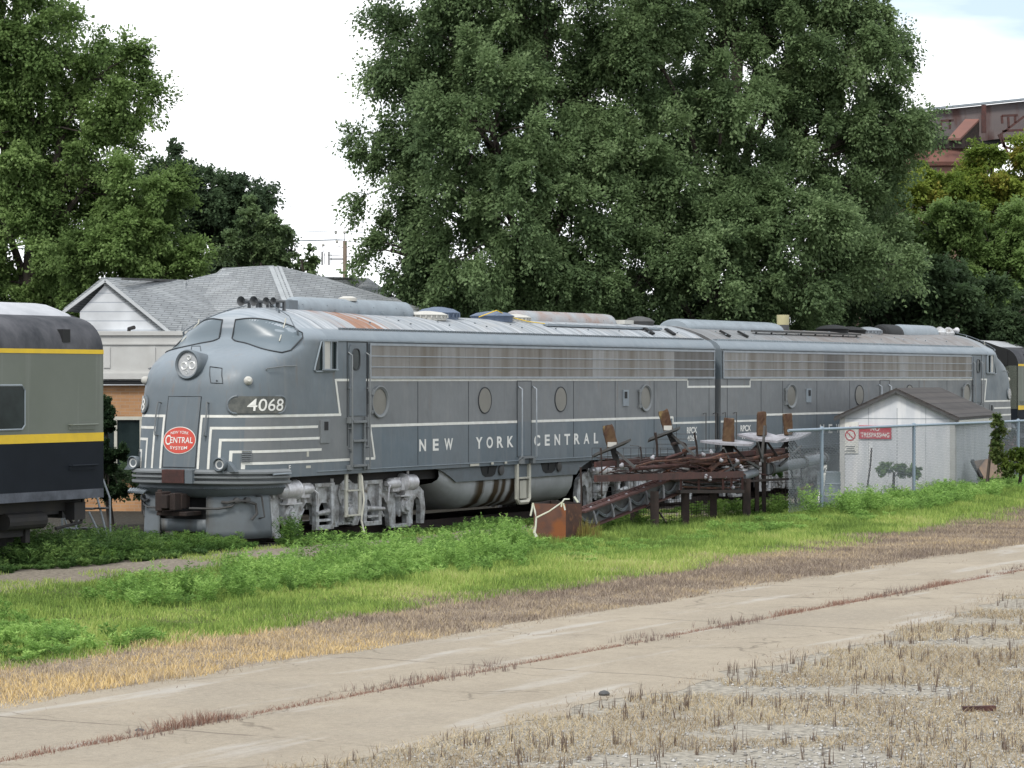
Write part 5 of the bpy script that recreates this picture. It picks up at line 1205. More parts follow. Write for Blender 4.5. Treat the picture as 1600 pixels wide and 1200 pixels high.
bp = at(1540, 742, 74); q = MB(); q.prism([at(1522, 720, 74), at(1552, 716, 74.6), at(1568, 746, 74.4), at(1532, 748, 73.6)], (.05, .05, 0)); mk('brown_board', 'brown board leaning against the right wall of the white shed', 'board', None, q, pmat('brown_board', (.22, .15, .10), .8, col2=(.12, .10, .10), scale=3))
q = MB(); q.bar(at(1519, 720, 74.2), at(1534, 747, 73.6), .08, .1); mk('dark_plank', 'dark narrow plank beside the brown board at the shed', 'plank', None, q, M['underframe'])
for lab, x0, y0, x1, y1 in (('brown broken plank standing askew in weeds right of the posts', 1252, 765, 1268, 757), ('brown broken plank lying lower in the weeds', 1245, 772, 1262, 768)):
    q = MB(); q.bar(D(x0, y0, .2), D(x1, y1, .1), .12, .04); mk('broken_plank', lab, 'plank', 'broken planks', q, M['rust'])
# white rope trailing from the first engine's steps
p0 = world(16.9, 1.62, 1.25); q = MB(); q.tube([p0, p0 + Vector((.05, -.05, -.5)), p0 + Vector((.0, -.06, -.9)), p0 + Vector((.07, -.1, -1.2)), p0 + Vector((.12, -.12, -1.25))], .02, 6); mk('hanging_rope', 'pale rope hanging from the first engine cab steps to the weeds', 'rope', None, q, M['cream'])
# stone on the concrete
q = MB(); p = at(944, 1090, 4281 * 3.2 / 497); q.lathe((p.x, p.y, .0), (0, 0, 1), [(0, .05), (.03, .06), (.05, .04), (.06, .01)], 7); mk('loose_stone', 'grey stone lying on the concrete road, right of centre', 'stone', 'loose stones on the road', q, M['steel_grey'])
q = MB(); p = at(218, 1145, 4281 * 3.2 / 554); q.lathe((p.x, p.y, .0), (0, 0, 1), [(0, .04), (.02, .05), (.035, .03), (.04, .01)], 7); mk('loose_stone', 'small grey stone on the concrete road at lower left', 'stone', 'loose stones on the road', q, M['steel_grey'])
q = MB(); p = at(1530, 1112, 4281 * 3.2 / 521); q.box((p.x, p.y, .03), (.32, .06, .05), rz=.2); mk('rusty_bracket', 'small rusty bracket lying among gravel at lower right', 'scrap steel', None, q, M['rust_red'])
# ================================================================== ground
rng = np.random.default_rng(3)
def fbm(x, y, seed=0, sc=1.0):
    r = np.random.default_rng(seed); o = np.zeros_like(x)
    for k in range(5):
        f = sc * 1.9**k; th = r.uniform(0, 6.28, 3)
        for t in th: o = o + np.sin((x * math.cos(t) + y * math.sin(t)) * f + r.uniform(0, 6.28)) / (1.6**k) / 3
    return o
def gz(a, v):
    """ground height: flat, with a low rise at the far right between scrap and road"""
    t = np.clip((10 - a) / 14, 0, 1); t = t * t * (3 - 2 * t)
    b = np.clip(1 - np.abs(v - 8.3) / 4.2, 0, 1); b = b * b * (3 - 2 * b)
    return .28 * t * b + .02 * np.clip(fbm(a, v, 5, 1.5), -1, 1) * np.where((v > 4) & (v < 13), 1, 0)
aa = np.unique(np.concatenate([np.linspace(-2500, -60, 12), np.linspace(-60, 60, 241), np.linspace(60, 2500, 12)]))
vv = np.unique(np.concatenate([np.linspace(-2500, -10, 12), np.linspace(-10, 45, 111), np.linspace(45, 2500, 12)]))
GA, GV = np.meshgrid(aa, vv, indexing='ij'); GZ = gz(GA, GV)
na, nv = GA.shape; vsg = np.stack([GA, GV, GZ], -1).reshape(-1, 3)
idx = np.arange(na * nv).reshape(na, nv); fcs = np.stack([idx[:-1, :-1], idx[1:, :-1], idx[1:, 1:], idx[:-1, 1:]], -1).reshape(-1, 4)
def np_mesh(name, V, F, mat, tone=None, smooth=False, parent=None):
    me = bpy.data.meshes.new(name); V = np.ascontiguousarray(V, dtype=np.float32); F = np.ascontiguousarray(F, dtype=np.int32); k = F.shape[1]
    me.vertices.add(len(V)); me.vertices.foreach_set('co', V.ravel()); me.loops.add(F.size); me.loops.foreach_set('vertex_index', F.ravel())
    me.polygons.add(len(F)); me.polygons.foreach_set('loop_start', np.arange(0, F.size, k, dtype=np.int32)); me.polygons.foreach_set('loop_total', np.full(len(F), k, dtype=np.int32))
    me.materials.append(mat); me.update(calc_edges=True)
    if tone is not None:
        at_ = me.attributes.new('tone', 'FLOAT', 'POINT'); at_.data.foreach_set('value', np.ascontiguousarray(tone, dtype=np.float32))
    if smooth: me.polygons.foreach_set('use_smooth', [True] * len(me.polygons))
    o = bpy.data.objects.new(name, me); COL.objects.link(o); o.parent = parent; return o
def ground_material():
    m = bpy.data.materials.new('ground'); m.use_nodes = True; t = m.node_tree; n = t.nodes; l = t.links; b = n['Principled BSDF']; b.inputs['Roughness'].default_value = .95; sv(b, 'Specular IOR Level', .1)
    tc = n.new('ShaderNodeTexCoord'); sp = n.new('ShaderNodeSeparateXYZ'); l.new(tc.outputs['Object'], sp.inputs[0])
    def noise(sc, det=8, ro=.65):
        q = n.new('ShaderNodeTexNoise'); q.inputs['Scale'].default_value = sc; q.inputs['Detail'].default_value = det; q.inputs['Roughness'].default_value = ro; l.new(tc.outputs['Object'], q.inputs['Vector']); return q.outputs['Fac']
    def mth(op, a, b_):
        q = n.new('ShaderNodeMath'); q.operation = op
        for i, v in enumerate((a, b_)):
            if isinstance(v, (int, float)): q.inputs[i].default_value = v
            else: l.new(v, q.inputs[i])
        return q.outputs[0]
    v = mth('ADD', sp.outputs[1], mth('MULTIPLY', mth('SUBTRACT', noise(.6), .5), 2.2))
    cr = n.new('ShaderNodeValToRGB'); e = cr.color_ramp.elements
    stops = [(0.0, (.045, .042, .035)), (1.7, (.06, .055, .045)), (2.1, (.24, .21, .17)), (4.5, (.22, .19, .15)), (5.1, (.09, .11, .04)), (10.6, (.12, .13, .05)), (11.3, (.26, .21, .16)), (13.5, (.29, .24, .185)), (14.2, (.31, .28, .23)), (30, (.33, .31, .27))]
    while len(e) < len(stops): e.new(.5)
    for i, (p_, c) in enumerate(stops): e[i].position = p_ / 30; e[i].color = (*c, 1)
    l.new(mth('DIVIDE', v, 30), cr.inputs['Fac'])
    vo = n.new('ShaderNodeTexVoronoi'); vo.inputs['Scale'].default_value = 14; l.new(tc.outputs['Object'], vo.inputs['Vector'])
    mr = n.new('ShaderNodeMapRange'); mr.inputs['From Min'].default_value = .3; mr.inputs['From Max'].default_value = .7; mr.inputs['To Min'].default_value = .45; mr.inputs['To Max'].default_value = 1.3; l.new(noise(11), mr.inputs['Value'])
    mx = n.new('ShaderNodeMix'); mx.data_type = 'RGBA'; mx.blend_type = 'MULTIPLY'; mx.inputs['Factor'].default_value = 1; l.new(cr.outputs['Color'], mx.inputs['A']); l.new(mr.outputs['Result'], mx.inputs['B'])
    l.new(mx.outputs['Result'], b.inputs['Base Color'])
    bp = n.new('ShaderNodeBump'); bp.inputs['Distance'].default_value = .03; l.new(vo.outputs['Distance'], bp.inputs['Height']); l.new(bp.outputs['Normal'], b.inputs['Normal'])
    return m
g_ = np_mesh('ground', vsg, fcs, ground_material(), smooth=True); g_.location = (OX, OY, 0); g_.rotation_euler = (0, 0, TROT); tag(g_, kind='structure')
def road_material():
    m = bpy.data.materials.new('concrete'); m.use_nodes = True; t = m.node_tree; n = t.nodes; l = t.links; b = n['Principled BSDF']; b.inputs['Roughness'].default_value = .9; sv(b, 'Specular IOR Level', .2)
    tc = n.new('ShaderNodeTexCoord')
    def noise(sc, det=8, ro=.65, st=(1, 1, 1)):
        mp = n.new('ShaderNodeMapping'); mp.inputs['Scale'].default_value = st; l.new(tc.outputs['Object'], mp.inputs['Vector'])
        q = n.new('ShaderNodeTexNoise'); q.inputs['Scale'].default_value = sc; q.inputs['Detail'].default_value = det; q.inputs['Roughness'].default_value = ro; l.new(mp.outputs['Vector'], q.inputs['Vector']); return q.outputs['Fac']
    def ramp(v, lo, hi, a=0., b_=1.):
        q = n.new('ShaderNodeMapRange'); q.inputs['From Min'].default_value = lo; q.inputs['From Max'].default_value = hi; q.inputs['To Min'].default_value = a; q.inputs['To Max'].default_value = b_; l.new(v, q.inputs['Value']); return q.outputs['Result']
    def mix(f, a, b_, bt='MIX'):
        q = n.new('ShaderNodeMix'); q.data_type = 'RGBA'; q.blend_type = bt
        for nm, v in (('Factor', f), ('A', a), ('B', b_)):
            if isinstance(v, tuple): q.inputs[nm].default_value = (*v, 1)
            elif isinstance(v, (int, float)): q.inputs[nm].default_value = v
            else: l.new(v, q.inputs[nm])
        return q.outputs['Result']
    c = mix(ramp(noise(.45), .35, .65), (.325, .28, .215), (.245, .21, .16))
    c = mix(ramp(noise(2.2), .45, .7, 0, .7), c, (.225, .19, .145))
    c = mix(ramp(noise(.16, 5), .52, .62, 0, .45), c, (.21, .185, .15))
    c = mix(ramp(noise(14), .3, .7, 0, .6), c, (.37, .32, .25))
    c = mix(ramp(noise(60, 3), .55, .7, 0, .75), c, (.15, .135, .11))
    c = mix(ramp(noise(.9, 6, .6, (.25, 1.6, 1)), .56, .66, 0, .5), c, (.42, .40, .37))
    vo = n.new('ShaderNodeTexVoronoi'); vo.feature = 'DISTANCE_TO_EDGE'; vo.inputs['Scale'].default_value = .34
    wn = n.new('ShaderNodeTexNoise'); wn.inputs['Scale'].default_value = 1.1; wn.inputs['Detail'].default_value = 7; l.new(tc.outputs['Object'], wn.inputs['Vector'])
    ad = n.new('ShaderNodeVectorMath'); ad.operation = 'MULTIPLY_ADD'; ad.inputs[1].default_value = (1.3, 1.3, 0); l.new(wn.outputs['Color'], ad.inputs[0]); l.new(tc.outputs['Object'], ad.inputs[2]); l.new(ad.outputs[0], vo.inputs['Vector'])
    gate = ramp(noise(.35), .45, .55)
    q = n.new('ShaderNodeMath'); q.operation = 'MULTIPLY'; l.new(ramp(vo.outputs['Distance'], .002, .008, .75, 0), q.inputs[0]); l.new(gate, q.inputs[1])
    c = mix(q.outputs[0], c, (.15, .125, .095))
    sx = n.new('ShaderNodeSeparateXYZ'); l.new(tc.outputs['Object'], sx.inputs[0])
    ma = n.new('ShaderNodeMath'); ma.operation = 'MULTIPLY_ADD'; l.new(noise(.8), ma.inputs[0]); ma.inputs[1].default_value = .25; l.new(sx.outputs[0], ma.inputs[2])
    mb = n.new('ShaderNodeMath'); mb.operation = 'PINGPONG'; l.new(ma.outputs[0], mb.inputs[0]); mb.inputs[1].default_value = 3.1
    gm_ = n.new('ShaderNodeMath'); gm_.operation = 'MULTIPLY'; l.new(ramp(mb.outputs[0], .018, .035, .8, 0), gm_.inputs[0]); l.new(ramp(noise(1.7), .4, .5), gm_.inputs[1])
    c = mix(gm_.outputs[0], c, (.14, .115, .09)); l.new(c, b.inputs['Base Color'])
    bp = n.new('ShaderNodeBump'); bp.inputs['Distance'].default_value = .02; l.new(noise(9), bp.inputs['Height']); l.new(bp.outputs['Normal'], b.inputs['Normal'])
    return m
ra = np.linspace(-80, 70, 601)
e0 = 13.75 + .16 * fbm(ra, ra * 0, 1, 1.3) + .10 * fbm(ra, ra * 0, 2, 5); e1 = 18.85 + .35 * fbm(ra, ra * 0, 3, .7) + .12 * fbm(ra, ra * 0, 4, 4)
e1 = e1 - 1.1 * np.clip((32 - ra) / 6, 0, 1)
mid0 = 16.26 + .02 * fbm(ra, ra * 0, 9, 6); mid1 = mid0 + .06
rows = [e0, e0 + .6, mid0 - .05, mid0, mid1, mid1 + .05, e1 - .6, e1]; zr_ = [.004, .018, .020, .006, .006, .020, .018, .003]
V = np.stack([np.stack([ra, r_, np.full_like(ra, z_)], -1) for r_, z_ in zip(rows, zr_)], 1).reshape(-1, 3)
k = len(rows); idx = np.arange(len(ra) * k).reshape(len(ra), k); Fq = np.stack([idx[:-1, :-1], idx[1:, :-1], idx[1:, 1:], idx[:-1, 1:]], -1).reshape(-1, 4)
o = np_mesh('concrete_road', V, Fq, road_material()); o.location = (OX, OY, 0); o.rotation_euler = (0, 0, TROT); tag(o, kind='structure')

# ================================================================== grass and weeds
def towld(a, v): return OX - a * sP + v * cP, OY - a * cP - v * sP
def inview(X, Y, m=420):
    p = 800 + FPX * X / np.maximum(Y, 1); return (Y > 15) & (p > -m) & (p < 1600 + m)
def blades(name, label, cat, n, a0, a1, v0, v1, h, w_, lean, cols, keep=None, hfun=None, transl=.3, tonefun=None, stuff=True, cl=1):
    a = rng.uniform(min(a0, a1), max(a0, a1), n); v = rng.uniform(v0, v1, n)
    if cl > 1:
        a = np.repeat(a[:n // cl], cl) + rng.normal(0, .016, n // cl * cl); v = np.repeat(v[:n // cl], cl) + rng.normal(0, .016, n // cl * cl)
    X, Y = towld(a, v); ok = inview(X, Y)
    if keep is not None: ok &= keep(a, v)
    a, v, X, Y = a[ok], v[ok], X[ok], Y[ok]; n = len(a)
    hh = rng.uniform(h[0], h[1], n) * (hfun(a, v) if hfun else 1); th = rng.uniform(0, 6.283, n); ww = rng.uniform(w_[0], w_[1], n)
    ld = rng.uniform(0, 6.283, n); lm = rng.uniform(0, lean, n) * hh
    base = np.stack([X, Y, gz(a, v)], -1); s = np.stack([np.cos(th), np.sin(th), 0 * th], -1) * ww[:, None] / 2
    mid = base + np.stack([np.cos(ld) * lm * .35, np.sin(ld) * lm * .35, hh * .55], -1); tip = base + np.stack([np.cos(ld) * lm, np.sin(ld) * lm, hh], -1)
    V = np.stack([base - s, base + s, mid + s * .8, tip, mid - s * .8], 1).reshape(-1, 3); i = np.arange(n) * 5
    F4 = np.stack([i, i + 1, i + 2, i + 4], -1); F3 = np.stack([i + 4, i + 2, i + 3], -1)
    # as triangles
    F = np.concatenate([F4[:, [0, 1, 2]], F4[:, [0, 2, 3]], F3])
    tone = (tonefun(a, v) if tonefun else .5) + rng.uniform(-.3, .3, n); tone = np.clip(tone, 0, 1)
    o = np_mesh(name, V, F, leafmat(name, cols, transl=transl), np.repeat(tone, 5)); return tag(o, label, cat, kind='stuff' if stuff else None)
edge0 = lambda a, v: v < 13.85 + .3 * fbm(a, v, 21, 1.1)
green_lo = lambda a: 11.35 + .35 * fbm(a, a * 0, 31, .8) + np.clip((a - 30) / 10, 0, 1) * .4 - np.clip((24 - a) / 12, 0, 1) * 1.2
path_edge = lambda a: 4.55 + .35 * fbm(a, a * 0, 33, .9)
patch = lambda a, v: np.clip(.5 + .45 * fbm(a, v, 40, .9), 0, 1)
G1 = [(.12, .19, .045), (.20, .30, .07), (.31, .42, .10), (.43, .50, .15), (.54, .51, .24)]
blades('green_grass', 'bright green grass in the strip between the track and the concrete road', 'grass', 460000, 46, -18, 4.2, 11.6, (.05, .17), (.006, .014), .8, G1,
       keep=lambda a, v: (v < green_lo(a) + .5 * fbm(a, v, 98, 1.9) + rng.normal(0, .35, len(a))) & (v > path_edge(a) + rng.normal(0, .15, len(a))), tonefun=lambda a, v: .12 + .62 * patch(a, v) * np.clip((v - 5.5) / 4, .3, 1) + .18 * fbm(a, v, 91, 3.1), hfun=lambda a, v: (.45 + .8 * patch(a * 1.7, v * 1.7) + .35 * np.clip(fbm(a, v, 92, 3.7), -1, 1)) * np.where(a > 27, .75, 1))
D1 = [(.18, .14, .115), (.31, .255, .20), (.47, .37, .24), (.62, .46, .22)]
blades('dead_grass', 'brown and straw-coloured dead grass along the far edge of the concrete road', 'dead grass', 260000, 47, -18, 9.8, 14.0, (.02, .085), (.005, .011), 1.2, D1,
       keep=lambda a, v: (v > green_lo(a) - .3 + .5 * fbm(a, v, 98, 1.9) + rng.normal(0, .35, len(a))) & edge0(a, v), tonefun=lambda a, v: .3 + .5 * np.clip((a - 32) / 4, 0, 1) + .5 * (patch(a * 1.3, v * 1.5) - .5) + .15 * fbm(a, v, 93, 4), hfun=lambda a, v: .5 + .9 * patch(a * 2.2, v * 2.2), transl=.1)
D2 = [(.15, .11, .08), (.27, .21, .135), (.40, .32, .20), (.52, .44, .30)]
near_edge = lambda a: 18.7 + .35 * fbm(a, a * 0, 3, .7) - 1.1 * np.clip((32 - a) / 6, 0, 1)
blades('dry_grass', 'straw-coloured dry grass over gravel in the lower right foreground', 'dry grass', 440000, 50, 5, 17.0, 27, (.012, .07), (.004, .008), 2.4, D2,
       keep=lambda a, v: (v > near_edge(a) + rng.normal(0, .25, len(a))) & (fbm(a, v, 50, 1.2) + .55 > np.clip((v - 20.8) / 4, 0, 1.0) * 1.7 * np.clip((38 - a) / 6, .05, 1)) & (v > near_edge(a) + .35 + .5 * fbm(a, v, 94, 2.0)), tonefun=lambda a, v: .6 + .4 * (patch(a * 2, v * 2) - .5), transl=.1)
blades('dry_stalks', 'brown upright dead weed stalks in the lower right foreground', 'dead weeds', 26000, 48, 5, 17.4, 27, (.03, .19), (.004, .010), .3, [(.07, .05, .045), (.13, .095, .075), (.22, .17, .13)],
       keep=lambda a, v: (v > near_edge(a) + .2) & (fbm(a, v, 52, 1.9) > -.1), transl=.05, cl=6)
blades('crack_weeds', 'reddish dead weeds growing along the joint of the concrete road', 'dead weeds', 80000, 50, 8, 15.95, 16.65, (.02, .085), (.004, .008), 1.1, [(.15, .08, .065), (.26, .15, .115), (.36, .26, .19)],
       keep=lambda a, v: (np.abs(v - 16.29) < np.abs(rng.normal(0, .07, len(a))) + .03 + .05 * fbm(a, v, 61, 2)) & (fbm(a, a * 0, 60, .9) > -.62), hfun=lambda a, v: .55 + 1.3 * np.clip(fbm(a, a * 0, 62, 1.7), 0, 2), transl=.1)
blades('joint_stalks', 'upright grey-brown dead stalks standing along the joint of the concrete road', 'dead weeds', 6000, 44, 8, 16.05, 16.55, (.02, .13), (.004, .009), .6, [(.10, .08, .075), (.2, .15, .13), (.28, .2, .16)],
       keep=lambda a, v: fbm(a, a * 0, 64, 1.1) > .05, transl=.05, cl=5)
blades('edge_tufts', 'ragged dead tufts creeping over both edges of the concrete road', 'dead weeds', 60000, 50, 0, 13.5, 19.6, (.015, .07), (.004, .009), 1.6, D1[:3],
       keep=lambda a, v: (np.minimum(np.abs(v - 13.85), np.abs(v - near_edge(a))) < np.abs(rng.normal(0, .16, len(a))) * (1 + fbm(a, v, 97, 1.3))), transl=.05)
blades('sparse_tufts', 'thin dead tufts scattered in cracks of the concrete road', 'dead weeds', 9000, 48, 10, 13.9, 19, (.02, .06), (.005, .009), .9, [(.14, .09, .07), (.27, .2, .14)],
       keep=lambda a, v: fbm(a * .5, v * 2.0, 63, 1.7) > 1.02, transl=.1)
# leafy weeds: stems clothed in small leaves
def weeds(name, label, cat, spots, cols, leaf=.05, per=230, stuff=True):
    """spots: array of a, v, height, radius"""
    sp = np.asarray(spots); X, Y = towld(sp[:, 0], sp[:, 1]); ok = inview(X, Y); sp = sp[ok]; X, Y = X[ok], Y[ok]; n = len(sp)
    Z0 = gz(sp[:, 0], sp[:, 1]); rep = lambda q: np.repeat(q, per)
    u = rng.uniform(0.03, 1, n * per)**.8; th = rng.uniform(0, 6.283, n * per); st = rng.integers(0, 5, n * per); sth = st * 1.2566 + rep(rng.uniform(0, 6.28, n))
    spread = rep(sp[:, 3]) * (.25 + .75 * u) * .7; loc_r = rep(sp[:, 3]) * .45 * np.sqrt(rng.uniform(0, 1, n * per)) * (1.15 - .75 * u)
    cx = rep(X) + np.cos(sth) * spread + np.cos(th) * loc_r; cy = rep(Y) + np.sin(sth) * spread + np.sin(th) * loc_r; cz = rep(Z0) + u * rep(sp[:, 2]) * (1 - .12 * (st % 3))
    c = np.stack([cx, cy, cz], -1); d = np.stack([np.cos(th), np.sin(th), rng.uniform(-.2, 1.1, n * per)], -1); d /= np.linalg.norm(d, axis=1)[:, None]
    r_ = rng.normal(size=(n * per, 3)); s = np.cross(d, r_); s /= np.linalg.norm(s, axis=1)[:, None]; L = rng.uniform(.6, 1.3, n * per)[:, None] * leaf
    V = np.stack([c - d * L * .5, c + s * L * .13, c + d * L * .7, c - s * L * .13], 1).reshape(-1, 3); F = np.arange(n * per * 4).reshape(-1, 4)
    tone = np.clip(rep(rng.uniform(.1, .7, n)) + .25 * u + rng.uniform(-.15, .15, n * per), 0, 1)
    o = np_mesh(name, V, F, leafmat(name, cols), np.repeat(tone, 4)); return tag(o, label, cat, kind='stuff' if stuff else None)
WG = [(.09, .17, .045), (.15, .27, .065), (.24, .40, .10), (.36, .53, .15)]
def scatter(n, a0, a1, v0, v1, h0, h1, r0, r1, keep=None):
    a = rng.uniform(min(a0, a1), max(a0, a1), n); v = rng.uniform(v0, v1, n)
    if keep is not None: k_ = keep(a, v); a, v = a[k_], v[k_]
    m = len(a); return np.stack([a, v, rng.uniform(h0, h1, m) * (.8 + .4 * np.clip(fbm(a, v, 71, 1.0), -1, 1)), rng.uniform(r0, r1, m)], -1)
sp1 = np.concatenate([
    scatter(1300, 33, 12.5, 5.2, 9.2, .24, .62, .08, .20, lambda a, v: (v < 8.8 - .4 * np.abs(a - 25) / 8 + .7 * fbm(a, v, 72, .8)) & (v > 5.2 + .3 * fbm(a, v, 73, 1) + np.clip((a - 24) / 7, 0, 1) * 2.0) & ((a > 17) | (v > 7.4 + rng.uniform(-.4, .4, len(a))))),
    scatter(110, 30, 20, 6.3, 9.2, .2, .42, .1, .2, lambda a, v: fbm(a, v, 75, .8) > .1),
    scatter(150, 42, 33, 7.0, 9.8, .12, .26, .10, .2, lambda a, v: fbm(a, v, 74, .7) > .0),
    scatter(260, 45, 36.5, 8.8, 11.3, .10, .26, .10, .2, lambda a, v: fbm(a, v, 76, .7) > -.2)])
px1_ = px_of(*towld(sp1[:, 0], sp1[:, 1])); sp1[:, 2] *= np.where((px1_ > 822) & (px1_ < 1150), .3, 1)     # lower growth in front of the scrap
weeds('green_weeds', 'bushy bright green weeds in the grass strip in front of the engines', 'weeds', sp1, WG, leaf=.055)
sp2 = np.concatenate([scatter(520, 4.5, -16, 5.4, 8.6, .30, .62, .12, .28, lambda a, v: v > 6.4 - .9 * fbm(a, v, 77, .8) - .5), scatter(26, 5.6, 3.6, 6.2, 7.6, .5, .8, .15, .28), scatter(30, 1.5, -1, 6.5, 8, .45, .7, .15, .25), scatter(60, 12, 5, 6.5, 8.4, .12, .26, .1, .2)])
weeds('tall_green_weeds', 'tall green weeds along the foot of the chain-link fence', 'weeds', sp2, WG, leaf=.06)
sp3 = np.concatenate([
    scatter(330, 19.3, 5.2, 1.45, 2.3, .06, .22, .08, .2, lambda a, v: fbm(a, v, 78, 1.2) > -.3),
    scatter(70, 20.2, 17, 1.75, 2.4, .08, .25, .1, .2, lambda a, v: fbm(a, v, 78, 1.0) > -.4),
    scatter(150, 25.5, 20.6, .3, 1.9, .2, .5, .12, .24, lambda a, v: v + (a - 21) * .2 > .6),
    scatter(14, 20.2, 19.7, 1.75, 2.1, .4, .85, .10, .18), scatter(90, 23, 21.2, -1.5, 1.2, .15, .5, .1, .25)])
weeds('trackside_weeds', 'ragged green weeds growing against the pilot and wheels of the near engine', 'weeds', sp3, [(.035, .07, .02), (.06, .125, .03), (.10, .19, .045), (.17, .27, .06)], leaf=.055)
sp4 = np.concatenate([scatter(420, 34, 23.6, -.8, 1.7, .25, .7, .15, .3), scatter(140, 36, 23, 1.4, 2.1, .08, .25, .1, .2)])
weeds('coach_weeds', 'dark green weeds and ivy under the end of the left coach', 'weeds', sp4, [(.035, .07, .025), (.06, .12, .035), (.10, .18, .05), (.18, .28, .08)], leaf=.07)
sp5 = scatter(420, 14, -4, 2.0, 5.6, .06, .35, .1, .22, lambda a, v: fbm(a, v, 79, 1.0) > -.25 + .25 * (a > 5))
weeds('scrap_weeds', 'low weeds growing through the scrap steel', 'weeds', sp5, [(.04, .085, .02), (.08, .15, .03), (.14, .22, .05)], leaf=.055)
sp6 = scatter(60, 15.6, 14.0, 5.5, 6.4, .35, .62, .05, .09)
blades('yellowing_stalks', 'yellow-green seeding stalks in front of the rusty steel box', 'weeds', 420, 16.2, 15.4, 5.7, 6.3, (.2, .5), (.008, .016), .35, [(.16, .12, .04), (.24, .2, .06), (.2, .26, .06)])
blades('path_tufts', 'low tufts of grass on the dirt path beside the track', 'grass', 45000, 38, 4, 1.8, 5.0, (.02, .09), (.006, .014), .8, G1, keep=lambda a, v: fbm(a, v, 81, 1.0) > .25 - .5 * (np.abs(v - 3.3) > 1.1))

# gravel
n = 60000; a = rng.uniform(10, 50, n); v = 19 + 9 * rng.uniform(0, 1, n)**.8; X, Y = towld(a, v); ok = inview(X, Y) & (v > near_edge(a) + .3) & (fbm(a, v, 95, 1.1) > .1 - np.clip((v - 20.5) / 3, 0, 1) * np.clip((42 - a) / 6, .2, 1) * 1.4)
X, Y = X[ok], Y[ok]; n = len(X); sz = rng.uniform(.006, .024, n)
oc = np.array([(1, 0, 0), (0, 1, 0), (-1, 0, 0), (0, -1, 0), (0, 0, .8), (0, 0, -.3)]); rot = rng.uniform(0, 6.28, n); cr_, sr_ = np.cos(rot), np.sin(rot)
P_ = oc[None] * sz[:, None, None] * rng.uniform(.6, 1.3, (n, 6, 1)); V = np.stack([P_[:, :, 0] * cr_[:, None] - P_[:, :, 1] * sr_[:, None] + X[:, None], P_[:, :, 0] * sr_[:, None] + P_[:, :, 1] * cr_[:, None] + Y[:, None], P_[:, :, 2] + .004], -1).reshape(-1, 3)
tri = np.array([(0, 1, 4), (1, 2, 4), (2, 3, 4), (3, 0, 4), (1, 0, 5), (2, 1, 5), (3, 2, 5), (0, 3, 5)]); F = (np.arange(n)[:, None, None] * 6 + tri[None]).reshape(-1, 3)
o = np_mesh('gravel', V, F, leafmat('gravel', [(.20, .19, .175), (.34, .33, .31), (.50, .49, .47)], .9, 0), np.repeat(rng.uniform(0, 1, n), 6)); tag(o, 'pale grey gravel scattered in the lower right foreground', 'gravel', kind='stuff')

